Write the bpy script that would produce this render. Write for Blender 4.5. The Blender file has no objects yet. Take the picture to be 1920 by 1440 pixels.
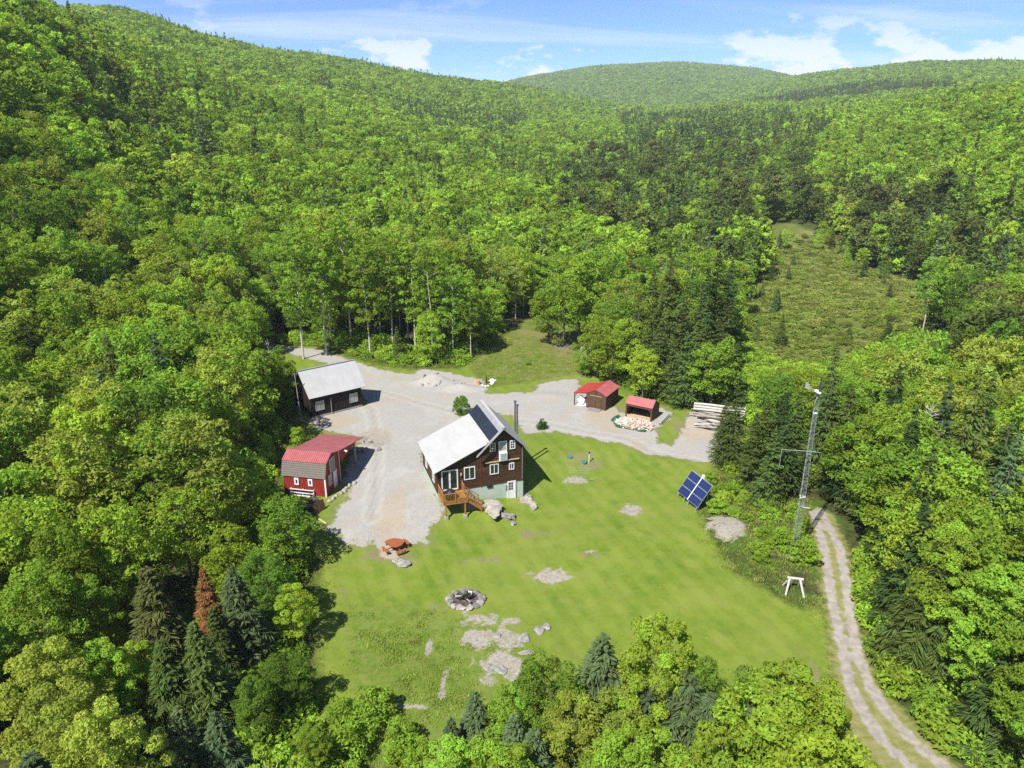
import bpy, math, random
import numpy as np
from mathutils import Vector, Matrix

SC = bpy.context.scene
COL = SC.collection
# ------------------------------------------------------------------ camera, sky, sun, exposure
cam_d = bpy.data.cameras.new("camera")
cam_d.sensor_width = 36.0
cam_d.lens = 1378.0 / 1920.0 * 36.0
cam_d.clip_start = 0.5
cam_d.clip_end = 20000.0
cam = bpy.data.objects.new("camera", cam_d)
cam.location = (0, 0, 38.7)
cam.rotation_euler = (math.radians(90 - 20.0), 0, 0)
COL.objects.link(cam)
SC.camera = cam

SUN_EL = math.radians(52.0)
SUN_AZ = math.radians(180 + 54.0)          # where the sun stands, counter-clockwise from +X
SUN_DIR = Vector((math.cos(SUN_AZ) * math.cos(SUN_EL), math.sin(SUN_AZ) * math.cos(SUN_EL), math.sin(SUN_EL)))
sun_d = bpy.data.lights.new("sun", "SUN")
sun_d.energy = 4.5
sun_d.angle = math.radians(0.53)
sun_d.color = (1.0, 0.955, 0.88)
sun = bpy.data.objects.new("sun", sun_d)
sun.rotation_euler = (-SUN_DIR).to_track_quat("-Z", "Y").to_euler()
sun.location = SUN_DIR * 300
COL.objects.link(sun)

world = bpy.data.worlds.new("World")
SC.world = world
world.use_nodes = True
SKY_STRENGTH = 0.105
def build_world():
    nt = world.node_tree; N = nt.nodes; L = nt.links
    N.clear()
    out = N.new("ShaderNodeOutputWorld")
    sky = N.new("ShaderNodeTexSky"); sky.sky_type = "NISHITA"; sky.sun_disc = False
    sky.sun_elevation = SUN_EL; sky.sun_rotation = math.atan2(SUN_DIR.x, SUN_DIR.y)
    sky.altitude = 1500; sky.air_density = 0.55; sky.dust_density = 0.0; sky.ozone_density = 8.0
    bg = N.new("ShaderNodeBackground"); bg.inputs["Strength"].default_value = SKY_STRENGTH
    L.new(sky.outputs[0], bg.inputs["Color"])
    tc = N.new("ShaderNodeTexCoord")
    sep = N.new("ShaderNodeSeparateXYZ"); L.new(tc.outputs["Generated"], sep.inputs[0])
    def math_(op, a, b=None, c=None, clamp=False):
        m = N.new("ShaderNodeMath"); m.operation = op; m.use_clamp = clamp
        for i, v in enumerate((a, b, c)):
            if v is None: continue
            if isinstance(v, (int, float)): m.inputs[i].default_value = v
            else: L.new(v, m.inputs[i])
        return m.outputs[0]
    def ramp(v, a, b):
        r = N.new("ShaderNodeMapRange"); r.interpolation_type = "SMOOTHSTEP"
        L.new(v, r.inputs[0]); r.inputs[1].default_value = a; r.inputs[2].default_value = b
        return r.outputs[0]
    def noise(vec, scale, detail, rough=0.55, dist=0.0):
        n = N.new("ShaderNodeTexNoise"); n.inputs["Scale"].default_value = scale
        n.inputs["Detail"].default_value = detail; n.inputs["Roughness"].default_value = rough
        n.inputs["Distortion"].default_value = dist
        L.new(vec, n.inputs["Vector"]); return n.outputs["Fac"]
    zc = math_("MAXIMUM", sep.outputs[2], 0.02)
    # thin high cloud: on a flat layer, drawn out sideways
    zz = math_("ADD", zc, 0.06)
    u = math_("DIVIDE", sep.outputs[0], zz); v = math_("DIVIDE", sep.outputs[1], zz)
    cv = N.new("ShaderNodeCombineXYZ"); L.new(u, cv.inputs[0]); L.new(v, cv.inputs[1])
    mp = N.new("ShaderNodeMapping"); mp.inputs["Rotation"].default_value = (0, 0, 0.35); mp.inputs["Scale"].default_value = (0.30, 1.15, 1); mp.inputs["Location"].default_value = (3.1, 1.7, 0)
    L.new(cv.outputs[0], mp.inputs[0])
    cir = math_("MULTIPLY", ramp(noise(mp.outputs[0], 0.55, 6, 0.6, 0.8), 0.44, 0.74), 0.66)
    # fair-weather heaps low over the hills
    mp2 = N.new("ShaderNodeMapping"); mp2.inputs["Scale"].default_value = (1, 1, 2.3); mp2.inputs["Location"].default_value = (0.62, 0.31, 0.02)
    L.new(tc.outputs["Generated"], mp2.inputs[0])
    big = noise(mp2.outputs[0], 5.5, 2, 0.5)
    fine = noise(mp2.outputs[0], 17.0, 7, 0.58)
    dens = math_("ADD", math_("MULTIPLY", big, 0.50), math_("MULTIPLY", fine, 0.50))
    low = ramp(sep.outputs[2], 0.16, 0.035)
    def bank(dx, dy, dz, size, gain):
        d = N.new("ShaderNodeVectorMath"); d.operation = "SUBTRACT"; L.new(tc.outputs["Generated"], d.inputs[0]); d.inputs[1].default_value = Vector((dx, dy, dz)).normalized()
        m = N.new("ShaderNodeVectorMath"); m.operation = "MULTIPLY"; L.new(d.outputs[0], m.inputs[0]); m.inputs[1].default_value = (1 / size, 1 / size, 2.6 / size)
        l = N.new("ShaderNodeVectorMath"); l.operation = "LENGTH"; L.new(m.outputs[0], l.inputs[0])
        return math_("MULTIPLY", ramp(l.outputs["Value"], 1.0, 0.0), gain)
    dens = math_("ADD", dens, bank(0.36, 1.08, 0.088, 0.105, 0.085))
    dens = math_("ADD", dens, bank(-0.17, 1.1, 0.09, 0.08, 0.12))
    dens = math_("ADD", dens, bank(0.62, 1.08, 0.078, 0.10, 0.04))
    heap = math_("MULTIPLY", ramp(math_("ADD", dens, math_("MULTIPLY", low, 0.06)), 0.565, 0.635), low)
    fac = math_("MAXIMUM", cir, math_("MULTIPLY", heap, 0.97))
    bg2 = N.new("ShaderNodeBackground"); bg2.inputs["Color"].default_value = (0.93, 0.965, 1.0, 1); bg2.inputs["Strength"].default_value = 0.64
    mx = N.new("ShaderNodeMixShader"); L.new(fac, mx.inputs[0]); L.new(bg.outputs[0], mx.inputs[1]); L.new(bg2.outputs[0], mx.inputs[2])
    L.new(mx.outputs[0], out.inputs["Surface"])
build_world()
SC.view_settings.view_transform = "Standard"
SC.view_settings.look = "None"
SC.view_settings.exposure = 0.88
SC.view_settings.gamma = 1.0
SC.view_settings.use_curve_mapping = False
SC.render.engine = "CYCLES"
SC.cycles.max_bounces = 6
SC.cycles.diffuse_bounces = 3
SC.cycles.transmission_bounces = 3
SC.cycles.transparent_max_bounces = 6
SC.cycles.use_denoising = False
try:
    SC.cycles.denoiser = "OPENIMAGEDENOISE"
except Exception:
    pass

rng = np.random.default_rng(7)
random.seed(7)

# ------------------------------------------------------------------ materials
class NB:
    """small node builder"""
    def __init__(s, name):
        s.m = bpy.data.materials.new(name); s.m.use_nodes = True
        s.nt = s.m.node_tree; s.nt.nodes.clear(); s.N = s.nt.nodes; s.L = s.nt.links
        s.out = s.N.new("ShaderNodeOutputMaterial")
    def put(s, inp, v):
        if v is None: return
        if isinstance(v, (int, float)): inp.default_value = v
        elif isinstance(v, (tuple, list)): inp.default_value = tuple(v) if len(v) != 3 or len(inp.default_value) == 3 else (*v, 1)
        else: s.L.new(v, inp)
    def math(s, op, a, b=None, clamp=False):
        n = s.N.new("ShaderNodeMath"); n.operation = op; n.use_clamp = clamp
        s.put(n.inputs[0], a); s.put(n.inputs[1], b); return n.outputs[0]
    def mix(s, f, a, b, mode="MIX"):
        n = s.N.new("ShaderNodeMix"); n.data_type = "RGBA"; n.blend_type = mode
        s.put(n.inputs[0], f); s.put(n.inputs[6], a); s.put(n.inputs[7], b); return n.outputs[2]
    def map(s, v, a, b, c=0.0, d=1.0, smooth=True):
        n = s.N.new("ShaderNodeMapRange"); n.interpolation_type = "SMOOTHSTEP" if smooth else "LINEAR"
        s.put(n.inputs[0], v)
        for i, q in enumerate((a, b, c, d)): n.inputs[i + 1].default_value = q
        return n.outputs[0]
    def coord(s, kind="Object", scale=(1, 1, 1), rot=(0, 0, 0), loc=(0, 0, 0)):
        t = s.N.new("ShaderNodeTexCoord"); m = s.N.new("ShaderNodeMapping")
        m.inputs["Scale"].default_value = scale; m.inputs["Rotation"].default_value = rot; m.inputs["Location"].default_value = loc
        s.L.new(t.outputs[kind], m.inputs[0]); return m.outputs[0]
    def noise(s, vec, scale, detail=3, rough=0.55, dist=0.0):
        n = s.N.new("ShaderNodeTexNoise"); n.inputs["Scale"].default_value = scale; n.inputs["Detail"].default_value = detail
        n.inputs["Roughness"].default_value = rough; n.inputs["Distortion"].default_value = dist
        if vec is not None: s.L.new(vec, n.inputs["Vector"])
        return n.outputs["Fac"]
    def voro(s, vec, scale, out="Color", feat="F1"):
        n = s.N.new("ShaderNodeTexVoronoi"); n.feature = feat; n.inputs["Scale"].default_value = scale
        s.L.new(vec, n.inputs["Vector"]); return n.outputs[out]
    def attr(s, name, out="Fac"):
        n = s.N.new("ShaderNodeAttribute"); n.attribute_name = name; return n.outputs[out]
    def ramp(s, v, stops):
        n = s.N.new("ShaderNodeValToRGB"); e = n.color_ramp.elements
        while len(e) < len(stops): e.new(0.5)
        for q, (p, c) in zip(e, stops): q.position = p; q.color = (*c, 1)
        s.put(n.inputs[0], v); return n.outputs[0]
    def bump(s, h, strength, dist):
        n = s.N.new("ShaderNodeBump"); n.inputs["Strength"].default_value = strength; n.inputs["Distance"].default_value = dist
        s.L.new(h, n.inputs["Height"]); return n.outputs[0]
    def surf(s, color, rough=0.8, metal=0.0, spec=0.3, normal=None):
        b = s.N.new("ShaderNodeBsdfPrincipled")
        s.put(b.inputs["Base Color"], color); s.put(b.inputs["Roughness"], rough); b.inputs["Metallic"].default_value = metal
        b.inputs["Specular IOR Level"].default_value = spec
        if normal is not None: s.L.new(normal, b.inputs["Normal"])
        s.L.new(b.outputs[0], s.out.inputs["Surface"]); return s.m

def mottled(name, c1, c2, scale=3.0, rough=0.8, metal=0.0, spec=0.3, stretch=(1, 1, 1), bump=0.0, bdist=0.02, c3=None):
    b = NB(name); v = b.coord("Object", stretch)
    n = b.noise(v, scale, 5, 0.6)
    col = b.mix(b.map(n, 0.32, 0.68), c1, c2)
    if c3 is not None:
        col = b.mix(b.map(b.noise(v, scale * 0.35, 3), 0.55, 0.75), col, c3)
    return b.surf(col, rough, metal, spec, b.bump(n, bump, bdist) if bump else None)

def leaf_mat(name, stops, spread=0.15, trans=0.78, tc=(1.22, 1.12, 0.6)):
    b = NB(name)
    oi = b.N.new("ShaderNodeObjectInfo")
    stand = b.N.new("ShaderNodeVectorMath"); stand.operation = "MULTIPLY"; stand.inputs[1].default_value = (0.012, 0.012, 0.0)
    b.L.new(oi.outputs["Location"], stand.inputs[0])
    patch = b.noise(stand.outputs[0], 1.0, 3, 0.5)
    key = b.math("ADD", b.math("MULTIPLY", oi.outputs["Random"], 0.72), b.math("MULTIPLY", b.math("SUBTRACT", patch, 0.36), 1.0), True)
    wn = b.N.new("ShaderNodeTexWhiteNoise"); wn.noise_dimensions = "3D"; b.L.new(oi.outputs["Location"], wn.inputs["Vector"])
    base = b.mix(oi.outputs["Alpha"], b.ramp(key, stops), oi.outputs["Color"])
    t = b.attr("tint")
    h = b.N.new("ShaderNodeHueSaturation")
    b.L.new(b.map(t, 0, 1, 0.5 - 0.014, 0.5 + 0.014, False), h.inputs["Hue"])
    own = b.math("ADD", b.math("MULTIPLY", b.map(wn.outputs["Value"], 0, 1, -0.34, 0.38, False), b.math("SUBTRACT", 1.0, oi.outputs["Alpha"])), 1.0)
    b.L.new(b.math("MULTIPLY", b.map(t, 0, 1, 1 - spread * 2.2, 1 + spread * 2.2, False), own), h.inputs["Value"])
    b.L.new(base, h.inputs["Color"])
    col = h.outputs[0]
    d = b.N.new("ShaderNodeBsdfDiffuse"); b.L.new(col, d.inputs["Color"])
    tr = b.N.new("ShaderNodeBsdfTranslucent")
    b.L.new(b.mix(1.0, col, tuple(v * trans for v in tc), "MULTIPLY"), tr.inputs["Color"])
    ms = b.N.new("ShaderNodeAddShader")          # a leaf both reflects and lets light through
    b.L.new(d.outputs[0], ms.inputs[0]); b.L.new(tr.outputs[0], ms.inputs[1])
    b.L.new(ms.outputs[0], b.out.inputs["Surface"])
    return b.m

LIME = (0.168, 0.244, 0.027); MID = (0.138, 0.212, 0.024); DEEP = (0.088, 0.150, 0.020); OLIVE = (0.194, 0.236, 0.037)
SPRUCE = (0.076, 0.112, 0.028); BLUE = (0.088, 0.128, 0.054); DARK = (0.040, 0.066, 0.019); RUSTY = (0.120, 0.125, 0.036); PINE = (0.088, 0.124, 0.028)
RED = (0.185, 0.088, 0.034)
M = {}
M["leaf"] = leaf_mat("broadleaf_foliage", [(0.0, DEEP), (0.25, MID), (0.55, (0.155, 0.235, 0.026)), (0.75, LIME), (1.0, OLIVE)])
M["needle"] = leaf_mat("needle_foliage", [(0.0, DARK), (0.35, SPRUCE), (0.6, BLUE), (0.8, PINE), (1.0, (0.085, 0.085, 0.025))], 0.18, 0.5)
M["pine"] = leaf_mat("pine_foliage", [(0.0, SPRUCE), (0.4, PINE), (0.75, (0.098, 0.122, 0.030)), (1.0, (0.125, 0.128, 0.040))], 0.18, 0.6)
M["grass"] = leaf_mat("grass_blades", [(0.0, (0.128, 0.200, 0.020)), (0.4, (0.155, 0.225, 0.028)), (0.7, (0.19, 0.225, 0.05)), (1.0, (0.24, 0.225, 0.09))], 0.15, 0.6)
M["brush"] = leaf_mat("wet_meadow_brush", [(0.0, (0.115, 0.160, 0.026)), (0.5, (0.150, 0.190, 0.036)), (1.0, (0.205, 0.210, 0.065))], 0.15, 0.5)
M["bark"] = mottled("bark_grey_brown", (0.10, 0.085, 0.068), (0.19, 0.17, 0.145), 4, 0.9, stretch=(1, 1, 0.25), bump=0.4)
M["birch"] = mottled("bark_pale_birch", (0.34, 0.32, 0.28), (0.60, 0.58, 0.54), 5, 0.85, stretch=(0.6, 0.6, 2.2), c3=(0.12, 0.11, 0.1))
M["deadwood"] = mottled("dead_branch_wood", (0.24, 0.22, 0.20), (0.38, 0.36, 0.33), 6, 0.9)
M["rock"] = mottled("grey_ledge_rock", (0.175, 0.168, 0.154), (0.322, 0.308, 0.287), 2.4, 0.9, bump=0.6, bdist=0.05, c3=(0.231, 0.196, 0.147))
M["ledge"] = mottled("lichened_ledge_rock", (0.11, 0.105, 0.09), (0.27, 0.255, 0.225), 2.2, 0.95, bump=0.8, bdist=0.06, c3=(0.10, 0.12, 0.04))
M["pale_stone"] = mottled("pale_stone", (0.22, 0.205, 0.175), (0.42, 0.395, 0.345), 2.2, 0.95, bump=0.7, bdist=0.05, c3=(0.17, 0.155, 0.13))
M["white_metal_roof"] = mottled("white_metal_roof", (0.385, 0.385, 0.38), (0.435, 0.437, 0.435), 0.8, 0.5, spec=0.4, stretch=(1, 0.35, 1), c3=(0.34, 0.335, 0.325))
M["grey_metal_roof"] = mottled("grey_metal_roof", (0.288, 0.296, 0.312), (0.360, 0.368, 0.384), 1.5, 0.4, 0.2, 0.5)
M["dark_panel"] = mottled("dark_roof_panel", (0.016, 0.020, 0.038), (0.022, 0.027, 0.048), 2, 0.45, spec=0.4)
M["red_roof"] = mottled("weathered_red_metal", (0.32, 0.088, 0.092), (0.38, 0.115, 0.118), 1.3, 0.45, spec=0.5, c3=(0.41, 0.14, 0.14))
M["red_roof_bright"] = mottled("red_metal", (0.340, 0.038, 0.034), (0.391, 0.051, 0.047), 1.2, 0.4, spec=0.5)
M["barn_red"] = mottled("barn_red_boards", (0.238, 0.024, 0.016), (0.288, 0.036, 0.022), 2.0, 0.75, stretch=(1, 1, 0.3), c3=(0.209, 0.032, 0.022))
M["shingle"] = mottled("grey_asphalt_shingle", (0.145, 0.125, 0.11), (0.195, 0.175, 0.155), 7, 0.95, c3=(0.17, 0.145, 0.125))
M["stain"] = mottled("dark_brown_stained_boards", (0.030, 0.015, 0.009), (0.078, 0.036, 0.018), 2.6, 0.7, stretch=(0.35, 0.35, 3.4), c3=(0.10, 0.047, 0.022))
M["black_brown"] = mottled("near_black_brown_boards", (0.012, 0.009, 0.007), (0.020, 0.014, 0.010), 3, 0.8)
M["redwood_side"] = mottled("red_brown_boards", (0.10, 0.03, 0.018), (0.14, 0.045, 0.026), 3, 0.8)
M["shed_brown"] = mottled("brown_shed_boards", (0.079, 0.044, 0.024), (0.109, 0.062, 0.035), 3, 0.8, stretch=(2.5, 2.5, 0.4))
M["mint"] = mottled("mint_green_foundation", (0.360, 0.446, 0.374), (0.403, 0.482, 0.410), 1.1, 0.85, c3=(0.432, 0.490, 0.432))
M["white"] = mottled("white_paint", (0.662, 0.672, 0.690), (0.718, 0.727, 0.736), 2, 0.5)
M["offwhite"] = mottled("off_white_trim", (0.510, 0.493, 0.442), (0.595, 0.578, 0.527), 2, 0.6)
M["glass"] = mottled("dark_window_glass", (0.012, 0.018, 0.016), (0.03, 0.042, 0.036), 1.0, 0.08, spec=0.6)
M["cream_glass"] = mottled("curtained_window_glass", (0.25, 0.28, 0.25), (0.36, 0.38, 0.33), 1.0, 0.2, spec=0.5)
M["deck"] = mottled("orange_brown_deck_wood", (0.28, 0.128, 0.036), (0.37, 0.182, 0.056), 4, 0.65)
M["pale_wood"] = mottled("fresh_sawn_wood", (0.416, 0.304, 0.176), (0.496, 0.384, 0.240), 4, 0.75)
M["tan_beam"] = mottled("tan_beam_wood", (0.42, 0.28, 0.15), (0.5, 0.35, 0.2), 4, 0.75)
M["black"] = mottled("black_cover", (0.012, 0.012, 0.014), (0.03, 0.03, 0.034), 5, 0.5)
M["chrome"] = mottled("silver_metal", (0.5, 0.5, 0.52), (0.62, 0.62, 0.64), 4, 0.25, 0.8, 0.5)
M["tower_steel"] = mottled("dull_tower_steel", (0.20, 0.225, 0.215), (0.29, 0.315, 0.30), 6, 0.5, 0.3, 0.5)
M["galv"] = mottled("galvanised_steel", (0.340, 0.374, 0.357), (0.442, 0.476, 0.459), 6, 0.45, 0.3, 0.5)
M["pipe"] = mottled("grey_flue_pipe", (0.15, 0.165, 0.185), (0.22, 0.235, 0.255), 4, 0.35, 0.5, 0.5)
M["cedar"] = mottled("red_brown_table_wood", (0.247, 0.074, 0.022), (0.315, 0.105, 0.038), 5, 0.7, stretch=(1, 3, 1))
M["char"] = mottled("charred_wood", (0.012, 0.011, 0.011), (0.045, 0.04, 0.04), 8, 0.85, c3=(0.22, 0.21, 0.21))
M["ash"] = mottled("ash_and_soot", (0.035, 0.03, 0.028), (0.13, 0.11, 0.105), 3.5, 0.95, c3=(0.20, 0.1, 0.07))
M["log_bark"] = mottled("weathered_log", (0.17, 0.145, 0.125), (0.40, 0.365, 0.335), 3.0, 0.9, stretch=(0.5, 3, 3), c3=(0.30, 0.225, 0.16))
M["log_pale"] = mottled("pale_peeled_log", (0.406, 0.382, 0.351), (0.515, 0.491, 0.468), 3, 0.8, stretch=(0.4, 3, 3))
M["split"] = mottled("split_firewood", (0.46, 0.375, 0.305), (0.60, 0.525, 0.455), 6, 0.85, c3=(0.33, 0.215, 0.15))
M["tarp"] = mottled("dark_green_tarp", (0.008, 0.065, 0.042), (0.016, 0.105, 0.07), 3, 0.45, spec=0.45)
M["sheet"] = mottled("white_plastic_sheet", (0.58, 0.62, 0.66), (0.74, 0.77, 0.80), 3, 0.35, spec=0.5)
M["sawn_grey"] = mottled("grey_sawn_timber", (0.294, 0.301, 0.301), (0.364, 0.371, 0.371), 3, 0.7, stretch=(0.5, 3, 3))
M["grey_shed"] = mottled("weathered_grey_boards", (0.168, 0.158, 0.161), (0.238, 0.224, 0.224), 4, 0.9, stretch=(3, 3, 0.5))
M["terracotta"] = mottled("orange_brown_stump", (0.42, 0.22, 0.12), (0.55, 0.34, 0.22), 5, 0.85)
M["lid_blue"] = mottled("teal_plastic_lid", (0.06, 0.15, 0.14), (0.085, 0.18, 0.17), 4, 0.5)
M["pale_wire"] = mottled("pale_blue_green_wire", (0.20, 0.33, 0.26), (0.26, 0.38, 0.31), 4, 0.5)
M["blade"] = mottled("dark_grey_blade", (0.035, 0.04, 0.04), (0.06, 0.065, 0.065), 4, 0.5)
M["concrete"] = mottled("pale_concrete", (0.294, 0.294, 0.280), (0.364, 0.357, 0.336), 2, 0.9)

def solar_mat():
    b = NB("blue_solar_cells"); v = b.coord("Object")
    w = b.N.new("ShaderNodeTexBrick"); w.offset = 0.0
    b.L.new(v, w.inputs["Vector"])
    w.inputs["Color1"].default_value = (0.010, 0.017, 0.085, 1); w.inputs["Color2"].default_value = (0.014, 0.023, 0.105, 1); w.inputs["Mortar"].default_value = (0.05, 0.07, 0.16, 1)
    w.inputs["Scale"].default_value = 1.0; w.inputs["Mortar Size"].default_value = 0.010; w.inputs["Brick Width"].default_value = 0.31; w.inputs["Row Height"].default_value = 0.155
    return b.surf(w.outputs["Color"], 0.12, 0, 0.6)
M["solar"] = solar_mat()

def ground_mat():
    b = NB("ground_cover"); P3 = b.coord("Object")
    grav = b.attr("gravel"); rut = b.attr("rut"); dry = b.attr("dry"); rock = b.attr("rocky"); rough = b.attr("rough"); mead = b.attr("meadow"); lawn = b.attr("lawn"); bank = b.attr("bank")
    n1 = b.noise(P3, 0.35, 4); n2 = b.noise(P3, 1.6, 5, 0.65); n3 = b.noise(P3, 7.0, 4, 0.7); n4 = b.noise(P3, 0.09, 3)
    # mown grass
    def sc(v, a, c): return b.map(b.noise(P3, v, 5, 0.62, 0.4), a, c)
    g = b.mix(b.map(n2, 0.3, 0.7), (0.108, 0.172, 0.014), (0.150, 0.212, 0.022))
    g = b.mix(b.map(n1, 0.42, 0.68), g, (0.178, 0.220, 0.036))
    g = b.mix(sc(0.22, 0.50, 0.70), g, (0.088, 0.158, 0.013))
    g = b.mix(b.math("MULTIPLY", sc(0.5, 0.54, 0.74), 0.6), g, (0.180, 0.196, 0.056))
    g = b.mix(b.math("MULTIPLY", b.map(n3, 0.50, 0.72), 0.6), g, (0.200, 0.205, 0.075))
    g = b.mix(b.math("MULTIPLY", b.map(n3, 0.50, 0.28), 0.5), g, (0.070, 0.135, 0.010))
    g = b.mix(b.math("MULTIPLY", sc(0.95, 0.62, 0.76), 0.55), g, (0.19, 0.165, 0.085))
    st = b.N.new("ShaderNodeTexWave"); st.wave_type = "BANDS"; st.inputs["Scale"].default_value = 0.17; st.inputs["Distortion"].default_value = 1.4; st.inputs["Detail"].default_value = 2; st.inputs["Detail Scale"].default_value = 0.6
    b.L.new(b.coord("Object", rot=(0, 0, -0.40)), st.inputs["Vector"])
    g = b.mix(b.math("MULTIPLY", b.map(st.outputs["Fac"], 0.2, 0.8), b.map(n1, 0.3, 0.65, 0.14, 0.44)), g, (0.196, 0.250, 0.040))
    # drier, yellower turf
    dn = b.math("ADD", b.math("MULTIPLY", dry, 0.85), b.math("MULTIPLY", b.math("SUBTRACT", b.noise(P3, 0.9, 6, 0.72, 0.6), 0.5), 2.4))
    dcol = b.mix(b.map(n3, 0.35, 0.7), (0.165, 0.140, 0.080), (0.235, 0.205, 0.135))
    g = b.mix(b.math("MULTIPLY", sc(0.13, 0.42, 0.62), 0.30), g, (0.20, 0.225, 0.05))
    g = b.mix(b.math("MULTIPLY", b.map(dn, 0.55, 1.0), b.math("MULTIPLY", b.map(dry, 0.05, 0.4), 0.9)), g, dcol)
    # rough weedy ground
    rg = b.mix(b.map(n2, 0.3, 0.7), (0.100, 0.165, 0.016), (0.172, 0.205, 0.048))
    rg = b.mix(b.map(n3, 0.56, 0.78), rg, (0.16, 0.14, 0.07))
    g = b.mix(b.map(b.math("ADD", rough, b.math("MULTIPLY", b.math("SUBTRACT", n2, 0.5), 0.6)), 0.35, 0.6), g, rg)
    bk = b.mix(b.map(n1, 0.35, 0.65), (0.105, 0.135, 0.024), (0.165, 0.155, 0.060))
    bk = b.mix(sc(0.4, 0.5, 0.7), bk, (0.06, 0.12, 0.012))
    g = b.mix(b.math("MULTIPLY", b.map(bank, 0.2, 0.7), 0.8), g, bk)
    # forest floor beyond the mown edge
    ff = b.mix(b.map(n2, 0.35, 0.65), (0.030, 0.042, 0.012), (0.080, 0.075, 0.030))
    ff = b.mix(b.map(n1, 0.45, 0.7), ff, (0.055, 0.10, 0.014))
    md = b.mix(b.map(b.noise(P3, 0.16, 7, 0.75, 0.8), 0.48, 0.72), (0.110, 0.140, 0.028), (0.25, 0.225, 0.105))
    md = b.mix(b.map(n2, 0.5, 0.75), md, (0.06, 0.09, 0.018))
    ff = b.mix(b.map(mead, 0.3, 0.7), ff, md)
    edge = b.math("ADD", lawn, b.math("MULTIPLY", b.math("SUBTRACT", n2, 0.5), 1.2))
    base = b.mix(b.map(edge, -0.5, 0.9), ff, g)
    vg = b.mix(b.map(n2, 0.32, 0.66), (0.17, 0.175, 0.050), (0.27, 0.235, 0.125))
    base = b.mix(b.math("MULTIPLY", b.map(b.math("ADD", b.attr("track"), b.math("MULTIPLY", b.math("SUBTRACT", n2, 0.5), 2.2)), -0.4, 0.8), 0.8), base, vg)
    # rock ledges showing through
    rk = b.mix(b.map(n3, 0.35, 0.65), (0.235, 0.215, 0.185), (0.39, 0.365, 0.325))
    rk = b.mix(b.map(b.noise(P3, 2.2, 5, 0.7), 0.50, 0.66), rk, (0.27, 0.22, 0.145))
    rk = b.mix(b.math("MULTIPLY", b.map(b.noise(P3, 3.5, 5, 0.75), 0.54, 0.66), 0.8), rk, (0.11, 0.15, 0.03))
    rf = b.map(b.math("ADD", rock, b.math("MULTIPLY", b.math("SUBTRACT", b.noise(P3, 0.55, 7, 0.78, 0.6), 0.5), 3.6)), 0.50, 0.80)
    base = b.mix(b.math("MULTIPLY", rf, b.map(rock, 0.02, 0.2)), base, rk)
    # gravel: fine grey stone with sandy patches, coarse speckle, worn-in grass
    gr = b.mix(b.map(n3, 0.3, 0.7), (0.275, 0.265, 0.243), (0.365, 0.355, 0.330))
    gr = b.mix(b.math("MULTIPLY", b.map(n1, 0.48, 0.70), 0.6), gr, (0.335, 0.285, 0.215))
    gr = b.mix(b.math("MULTIPLY", sc(0.3, 0.5, 0.7), 0.5), gr, (0.40, 0.39, 0.37))
    sp = b.voro(P3, 5.5)
    gr = b.mix(b.math("MULTIPLY", b.map(sp, 0.55, 0.95), 0.25), gr, (0.44, 0.43, 0.40))
    gr = b.mix(b.math("MULTIPLY", b.map(b.noise(P3, 3.2, 5, 0.75), 0.58, 0.72), 0.7), gr, (0.115, 0.105, 0.085))
    gr = b.mix(b.math("MULTIPLY", b.map(b.math("ADD", dry, b.math("MULTIPLY", b.math("SUBTRACT", n2, 0.5), 1.2)), 0.35, 0.9), 0.55), gr, b.mix(b.map(n3, 0.3, 0.7), (0.32, 0.245, 0.165), (0.38, 0.31, 0.22)))
    gr = b.mix(b.math("MULTIPLY", b.map(b.math("ADD", b.attr("lane"), b.math("MULTIPLY", b.math("SUBTRACT", n2, 0.5), 0.8)), 0.3, 0.8), 0.32), gr, (0.43, 0.415, 0.385))
    gr = b.mix(b.math("MULTIPLY", b.map(b.math("ADD", b.attr("crown_strip"), b.math("MULTIPLY", b.math("SUBTRACT", n2, 0.5), 1.4)), 0.5, 1.0), 0.45), gr, (0.25, 0.225, 0.165))
    gr = b.mix(b.math("MULTIPLY", b.map(rock, 0.3, 0.7), 0.8), gr, rk)
    gn = b.math("ADD", grav, b.math("ADD", b.math("MULTIPLY", b.math("SUBTRACT", b.noise(P3, 0.7, 6, 0.7), 0.5), 3.2), b.math("MULTIPLY", b.math("SUBTRACT", n3, 0.5), 1.0)))
    base = b.mix(b.math("MULTIPLY", b.map(gn, -0.9, 0.2), 0.6), base, (0.165, 0.150, 0.075))
    base = b.mix(b.map(gn, -0.1, 0.4), base, gr)
    rn = b.math("ADD", rut, b.math("ADD", b.math("MULTIPLY", b.math("SUBTRACT", n2, 0.5), 0.45), b.math("MULTIPLY", b.math("SUBTRACT", n3, 0.5), 0.5)))
    base = b.mix(b.map(rn, 0.25, 0.75), base, b.mix(b.map(n2, 0.3, 0.7), (0.25, 0.225, 0.195), (0.36, 0.33, 0.295)))
    hgt = b.math("ADD", b.math("MULTIPLY", n3, 0.6), b.math("MULTIPLY", b.noise(P3, 22.0, 3, 0.7), 0.4))
    return b.surf(base, 0.95, 0, 0.1, b.bump(hgt, 0.55, 0.10))
M["ground"] = ground_mat()

# ------------------------------------------------------------------ terrain
CAM_H=38.7
PITCH=math.radians(20.0)
FPX=1378.0
def sstep(a,b,x):
    t=np.clip((np.asarray(x,float)-a)/(b-a),0,1); return t*t*(3-2*t)
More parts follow.
